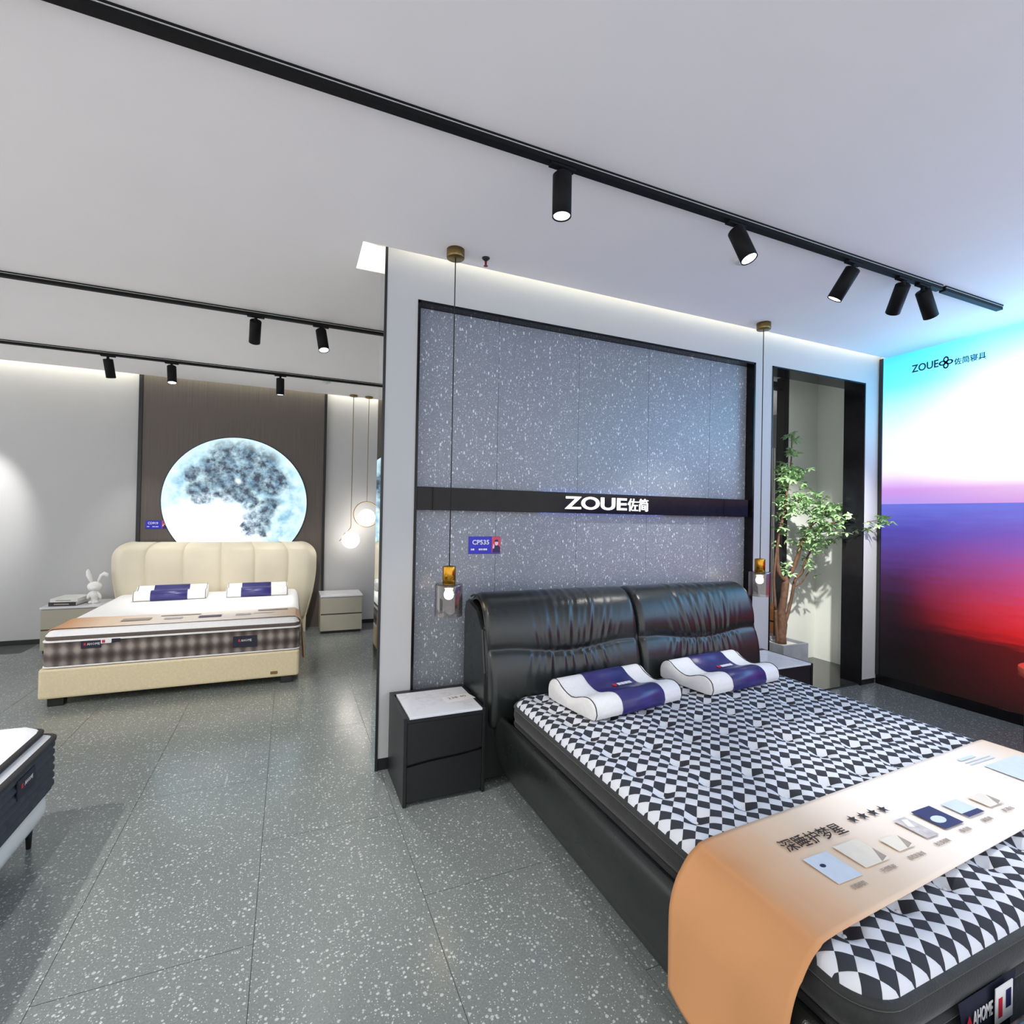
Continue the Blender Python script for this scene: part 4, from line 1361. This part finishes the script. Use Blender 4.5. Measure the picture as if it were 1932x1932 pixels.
# ---- greige nightstands
def pale_stand(x0, x1, y0, y1, H, label):
    t_ = thing('nightstand', label, 'nightstand', ((x0 + x1) / 2, (y0 + y1) / 2, 0))
    o = t_.location
    link('carcass', boxes([(x0, x1, y0 + 0.02, y1, 0.03, H - 0.022, 0.003, 1), (x0 + 0.02, x1 - 0.02, y0 + 0.04, y1 - 0.02, 0.0, 0.03)]), 'stand_side', t_, o)
    mid = 0.03 + (H - 0.055) / 2
    link('drawer_front', box(x0 + 0.003, x1 - 0.003, y0, y0 + 0.019, 0.034, mid - 0.008, 0.004), 'stand_paint', t_, o)
    link('drawer_front', box(x0 + 0.003, x1 - 0.003, y0, y0 + 0.019, mid + 0.008, H - 0.028, 0.004), 'stand_paint', t_, o)
    link('shadow_gap', box(x0 + 0.004, x1 - 0.004, y0 + 0.012, y0 + 0.0205, mid - 0.008, mid + 0.008), 'brown_tape', t_, o)
    link('stone_top', box(x0 - 0.004, x1 + 0.004, y0 - 0.004, y1, H - 0.021, H, 0.003), 'marble', t_, o)
    link('plinth', box(x0 + 0.015, x1 - 0.015, y0 + 0.03, y0 + 0.04, 0.0, 0.03), 'black', t_, o)
pale_stand(0.37, 0.865, 6.68, 7.12, 0.47, 'greige two-drawer nightstand under the globe pendants')
pale_stand(-2.30, -1.80, 6.66, 7.10, 0.475, 'greige nightstand carrying two books and a bunny figurine')
# books
def book(x0, x1, y0, y1, z0, z1, label, cover, rot):
    cx, cy = (x0 + x1) / 2, (y0 + y1) / 2
    t_ = thing('book', label, 'book', (cx, cy, z0), R(rot))
    w, d, h = (x1 - x0) / 2, (y1 - y0) / 2, z1 - z0
    link('cover', boxes([(-w, w, -d, d, 0, 0.004), (-w, w, -d, d, h - 0.004, h), (-w, w, -d, -d + 0.005, 0.004, h - 0.004)]), cover, t_)
    link('pages', box(-w + 0.004, w - 0.004, -d + 0.006, d - 0.005, 0.0042, h - 0.0042), 'paper', t_)
    link('spine_title', box(-w * 0.6, w * 0.5, -d - 0.001, -d, h * 0.35, h * 0.6), 'grey_ink', t_)
book(-2.235, -2.0, 6.70, 7.0, 0.4755, 0.515, 'black spined book at the bottom of the pile beside the bunny', 'black_satin', -8)
book(-2.225, -1.99, 6.70, 7.0, 0.5155, 0.55, 'white book on top of the black spined book', 'white_paint', -6)
# bunny figurine
rb = thing('bunny_figurine', 'white ceramic bunny figurine with one folded ear on the greige nightstand', 'figurine', (-1.905, 6.83, 0.4755))
def ell(rx, ry, rz, c, rot=None, n=16):
    m_ = sphere(1.0, 0, 0, 0)
    mt = Matrix.Translation(c) @ (rot.to_4x4() if rot else Matrix.Identity(4)) @ Matrix.Diagonal((rx, ry, rz, 1))
    m_.transform(mt)
    return m_
def join(ms):
    bm = bmesh.new()
    for m_ in ms:
        bm.from_mesh(m_)
        bpy.data.meshes.remove(m_)
    return from_bm('join', bm, True)
link('body', join([lathe([(0, 0), (0.045, 0.0), (0.048, 0.01), (0.03, 0.03), (0.034, 0.055), (0.054, 0.085), (0.04, 0.115), (0.022, 0.135), (0, 0.14)], 24),
                   ell(0.018, 0.018, 0.045, (-0.042, -0.012, 0.085), Matrix.Rotation(R(25), 3, 'Y')), ell(0.018, 0.018, 0.045, (0.042, -0.012, 0.085), Matrix.Rotation(R(-25), 3, 'Y')),
                   ell(0.022, 0.035, 0.016, (-0.026, -0.022, 0.014)), ell(0.022, 0.035, 0.016, (0.026, -0.022, 0.014))]), 'white_gloss', rb)
hd = link('head', join([ell(0.066, 0.052, 0.054, (0, 0, 0.178)), ell(0.038, 0.03, 0.024, (0, -0.034, 0.165))]), 'white_gloss', rb)
link('ear', join([tube([(-0.022, 0, 0.208), (-0.036, 0, 0.25), (-0.054, 0, 0.30), (-0.062, 0, 0.345), (-0.060, 0, 0.365)], [0.010, 0.02, 0.026, 0.017, 0.004], 12)]), 'white_gloss', hd)
link('ear', join([tube([(0.024, 0, 0.208), (0.038, 0, 0.25), (0.056, 0, 0.295), (0.082, 0, 0.312), (0.104, -0.004, 0.298), (0.110, -0.006, 0.275)], [0.010, 0.014, 0.018, 0.024, 0.022, 0.006], 12)]), 'white_gloss', hd)

# ================================================================== THIRD BED AT THE LEFT
lb = thing('upholstered_bed', 'white leather bed on thin black legs under the charcoal mattress', 'bed', (-1.95, 2.1, 0))
LO = lb.location
link('base', loft_slab(-3.0, -0.965, 1.16, 2.975, 0.14, [(0.10, 0.118), (0.035, 0.122), (0.0, 0.14), (-0.014, 0.17), (-0.014, 0.205), (-0.002, 0.228), (0.03, 0.2345)], 10), 'white_paint', lb, LO)
for x, y in ((-1.02, 2.90), (-1.02, 1.25), (-2.9, 2.90), (-2.9, 1.25)):
    link('leg', lathe([(0, 0), (0.009, 0), (0.017, 0.15), (0, 0.15)], 14, x, y), 'black', lb, LO)
link('headboard', loft_slab(-3.16, -3.0, 1.1, 3.03, 0.04, [(0.01, 0.02), (0.0, 0.05), (0.0, 0.95), (0.015, 1.0), (0.04, 1.02)], 6), 'white_paint', lb, LO)
lm = thing('mattress', 'charcoal quilted mattress with white top on the white bed', 'mattress', (-1.95, 2.1, 0.235))
LM = lm.location
def q_rings():
    out = [(0.03, 0.235), (0.008, 0.24)]
    z = 0.245
    for k in range(6):
        out += [(0.010, z), (0.0, z + 0.012), (0.0, z + 0.022), (0.010, z + 0.034)]
        z += 0.0345
    out += [(0.012, z)]
    return out
link('border', loft_slab(-2.98, -0.945, 1.15, 2.985, 0.07, q_rings(), 10), 'charcoal_quilt', lm, LM)
link('lower_tape', loft_slab(-2.98, -0.945, 1.15, 2.985, 0.07, [(0.012, 0.452), (-0.004, 0.455), (-0.005, 0.466), (0.015, 0.470)], 10, caps=(False, False)), 'dark_tape', lm, LM)
link('ledge', loft_slab(-2.98, -0.945, 1.15, 2.985, 0.07, [(0.008, 0.44), (0.009, 0.466), (0.06, 0.478), (0.08, 0.478)], 10), 'white_fabric', lm, LM)
link('upper_tape', loft_slab(-2.96, -0.985, 1.19, 2.965, 0.06, [(0.02, 0.474), (-0.002, 0.485), (-0.004, 0.500), (0.016, 0.506)], 10), 'dark_tape', lm, LM)
link('white_top', grid(mattress_top(-2.95, -0.998, 1.20, 2.957, 0.528, 0.06, 0.03, [], (40, 40))), 'white_fabric', lm, LM)
link('woven_badge', box(-0.9455, -0.9395, 2.57, 2.72, 0.36, 0.435, 0.001, 1), 'tag_navy', lm, LM)
me = text_mesh('AHOME', 1, 0.0004, 0.0, (0.07, 0.016), res=1)
me.transform(frame_matrix((-0.9392, 2.625, 0.395), (0, 1, 0), (0, 0, 1)))
link('badge_lettering', me, 'white_print', lm, LM)
link('badge_emblem', box(-0.9396, -0.9388, 2.597, 2.612, 0.395, 0.412), 'red_print', lm, LM)
lr = thing('printed_runner', 'peach printed runner lying on the charcoal mattress', 'bed runner', (-1.4, 2.0, 0.5292))
link('cloth', box(-1.62, -1.20, 1.25, 2.95, 0.529, 0.532), runner_mat('peach_runner_print_flat', -0.9, 1.9), lr, lr.location)
link('printed_picture', box(-1.26, -1.215, 2.55, 2.68, 0.5322, 0.5328), 'grey_ink', lr, lr.location)

# ================================================================== NICHE: TREE, PLANTER, WOODEN CHEST
pl = thing('stone_planter', 'square grey stone planter behind the doorway', 'planter', (4.50, 3.60, 0.0125))
link('box', boxes([(-0.17, 0.17, -0.17, -0.15, 0, 0.30, 0.003, 1), (-0.17, 0.17, 0.15, 0.17, 0, 0.30, 0.003, 1), (-0.17, -0.15, -0.15, 0.15, 0, 0.30, 0.003, 1), (0.15, 0.17, -0.15, 0.15, 0, 0.30, 0.003, 1), (-0.15, 0.15, -0.15, 0.15, 0, 0.02)]), 'concrete', pl)
link('pebble_bed', box(-0.149, 0.149, -0.149, 0.149, 0.02, 0.272, 0.004), 'pebble', pl)['kind'] = 'stuff'
tree = thing('indoor_tree', 'leafy green indoor tree with twisting trunk growing from the stone planter', 'tree', (4.50, 3.60, 0.285))
TO = tree.location
link('trunk', tube([(4.50, 3.60, 0.27), (4.495, 3.6, 0.36), (4.52, 3.6, 0.47), (4.50, 3.60, 0.60), (4.535, 3.6, 0.74), (4.55, 3.6, 0.86), (4.56, 3.6, 0.95)], [0.055, 0.05, 0.045, 0.038, 0.034, 0.036, 0.032], 14), 'bark', tree, TO)
brs = [
    ([(4.55, 3.60, 0.90), (4.46, 3.6, 0.98), (4.43, 3.6, 1.15), (4.42, 3.58, 1.35), (4.46, 3.55, 1.6), (4.50, 3.55, 1.85), (4.58, 3.58, 2.1), (4.61, 3.6, 2.36)], [0.024, 0.022, 0.018, 0.014, 0.012, 0.010, 0.007, 0.004]),
    ([(4.56, 3.60, 0.92), (4.63, 3.58, 1.02), (4.67, 3.56, 1.15), (4.69, 3.53, 1.30), (4.76, 3.50, 1.42), (4.79, 3.48, 1.55)], [0.026, 0.022, 0.019, 0.016, 0.012, 0.008]),
    ([(4.54, 3.61, 0.42), (4.60, 3.61, 0.56), (4.64, 3.60, 0.72), (4.66, 3.58, 0.90), (4.73, 3.56, 0.98), (4.76, 3.54, 1.10), (4.80, 3.5, 1.25)], [0.02, 0.017, 0.015, 0.014, 0.013, 0.011, 0.007]),
    ([(4.66, 3.59, 0.84), (4.74, 3.57, 0.88), (4.78, 3.55, 0.95), (4.82, 3.53, 1.02)], [0.009, 0.007, 0.006, 0.004]),
    ([(4.74, 3.51, 1.38), (4.80, 3.40, 1.46), (4.83, 3.24, 1.50), (4.88, 3.08, 1.50), (4.95, 2.98, 1.52)], [0.011, 0.009, 0.007, 0.005, 0.003]),
    ([(4.77, 3.49, 1.46), (4.88, 3.42, 1.55), (4.98, 3.36, 1.58)], [0.008, 0.006, 0.003]),
    ([(4.46, 3.55, 1.6), (4.55, 3.48, 1.7), (4.66, 3.44, 1.72)], [0.008, 0.006, 0.003]),
    ([(4.42, 3.6, 0.62), (4.39, 3.6, 0.9), (4.385, 3.58, 1.15), (4.40, 3.56, 1.35), (4.44, 3.55, 1.5)], [0.014, 0.012, 0.010, 0.008, 0.005]),
    ([(4.46, 3.6, 0.29), (4.43, 3.6, 0.45), (4.42, 3.6, 0.63)], [0.016, 0.015, 0.014]),
]
for p, r in brs:
    C = catmull(p, len(p) * 4)
    rr = np.interp(np.linspace(0, 1, len(C)), np.linspace(0, 1, len(r)), r)
    link('branch', tube([tuple(q) for q in C], list(rr), 8), 'bark', tree, TO)
random.seed(11)
clusters = [  # centre, spread, count
    ((4.55, 3.54, 1.98), (0.13, 0.12, 0.10), 190), ((4.47, 3.56, 1.90), (0.07, 0.09, 0.10), 60), ((4.61, 3.59, 2.36), (0.06, 0.06, 0.07), 22), ((4.55, 3.58, 2.20), (0.06, 0.06, 0.08), 24),
    ((4.46, 3.55, 1.66), (0.09, 0.10, 0.14), 130), ((4.62, 3.46, 1.70), (0.11, 0.10, 0.08), 130), ((4.80, 3.42, 1.64), (0.12, 0.12, 0.08), 140), ((4.95, 3.36, 1.60), (0.10, 0.10, 0.08), 90),
    ((4.78, 3.40, 1.44), (0.13, 0.14, 0.10), 190), ((4.85, 3.22, 1.50), (0.10, 0.12, 0.09), 130), ((4.72, 3.50, 1.28), (0.11, 0.10, 0.09), 110), ((4.86, 3.42, 1.32), (0.09, 0.10, 0.07), 60),
    ((4.83, 3.06, 1.50), (0.06, 0.07, 0.07), 60), ((4.99, 2.95, 1.52), (0.06, 0.04, 0.05), 34), ((4.54, 3.58, 1.03), (0.05, 0.06, 0.07), 30), ((4.80, 3.53, 1.08), (0.07, 0.06, 0.06), 26),
    ((4.42, 3.56, 1.40), (0.05, 0.07, 0.16), 44), ((4.72, 3.52, 1.86), (0.06, 0.05, 0.04), 14)]
def leaf_shape(L):
    w = L * 0.42
    return [(0, 0, 0), (L * 0.3, w * 0.5, 0.02 * L), (L * 0.65, w * 0.45, 0.0), (L, 0, -0.10 * L), (L * 0.65, -w * 0.45, 0.0), (L * 0.3, -w * 0.5, 0.02 * L), (L * 0.5, 0, -0.06 * L)]
lf = [(6, 0, 1), (6, 1, 2), (6, 2, 3), (6, 3, 4), (6, 4, 5), (6, 5, 0)]
leaf_me = mesh('leaf', leaf_shape(0.054), lf, True)
leaf_me.materials.append(M['leaf'])
allm = []
for c, s, n in clusters:
    whorls = max(1, int(n * 1.7) // 5)
    for w in range(whorls):
        p = Vector((random.gauss(c[0], s[0] * 0.55), random.gauss(c[1], s[1] * 0.55), random.gauss(c[2], s[2] * 0.55)))
        a0 = random.random() * 6.28
        tilt = Matrix.Rotation(random.uniform(-0.7, 0.7), 4, 'X') @ Matrix.Rotation(random.uniform(-0.7, 0.7), 4, 'Y')
        for k in range(5):
            m_ = Matrix.Translation(p) @ tilt @ Matrix.Rotation(a0 + k * 1.2566 + random.uniform(-0.3, 0.3), 4, 'Z') @ Matrix.Rotation(random.uniform(-0.1, 0.6), 4, 'Y') @ Matrix.Scale(random.uniform(0.75, 1.2), 4)
            tip = m_ @ Vector((0.054, 0, 0))
            bad = any(q.x > 5.26 or q.y > 3.80 or (q.y < 3.27 and not (q.x < 4.80) and q.y > 3.0) for q in (m_.translation, tip))
            allm.append((m_, p))
allm = [a for a in allm if a[0].translation.x < 5.24 and a[0].translation.y < 3.78 and not (2.99 < a[0].translation.y < 3.29 and a[0].translation.x > 4.79) and a[0].translation.x > 4.33]
random.shuffle(allm)
allm.sort(key=lambda a: a[1].length)
tinv = Matrix.Translation(-TO)
for m_, p in allm[:300]:
    o = link('leaf', leaf_me, None, tree)
    o.matrix_local = tinv @ m_
base = [Vector(v) for v in leaf_shape(0.054)]
vs, fs = [], []
for m_, p in allm[300:]:
    i0 = len(vs)
    mm = tinv @ m_
    vs += [mm @ v for v in base]
    fs += [tuple(i0 + q for q in f) for f in lf]
fo = link('foliage', mesh('foliage', vs, fs, True), 'leaf', tree)
fo['kind'] = 'stuff'

wc = thing('wooden_chest', 'orange wooden two-tier chest glimpsed beyond the tree trunk', 'chest', (6.15, 5.05, 0))
link('lower_box', box(-0.2, 0.2, -0.2, 0.2, 0.0, 0.14, 0.006), 'wood', wc)
link('shadow_gap', box(-0.18, 0.18, -0.18, 0.18, 0.14, 0.165), 'black', wc)
link('upper_box', box(-0.21, 0.21, -0.21, 0.21, 0.165, 0.32, 0.006), 'wood', wc)

# ================================================================== SIDE TABLE BY THE MURAL
st = thing('side_table', 'coral round tray table on a thin black wire frame by the mural', 'side table', (4.70, 1.61, 0))
link('tray_top', lathe([(0, 0.475), (0.235, 0.475), (0.25, 0.485), (0.25, 0.54), (0.244, 0.543), (0.238, 0.537), (0.236, 0.495), (0, 0.493)], 48), 'coral', st)
for k in range(3):
    a = 2.31 + k * 2 * math.pi / 3
    c, s = math.cos(a), math.sin(a)
    link('wire_leg', tube([(0.225 * c, 0.225 * s, 0.48), (0.225 * c, 0.225 * s, 0.05), (0.222 * c, 0.222 * s, 0.025), (0.205 * c, 0.205 * s, 0.010), (0.18 * c, 0.18 * s, 0.0085), (0, 0, 0.0085)], 0.0075, 8), 'black', st)
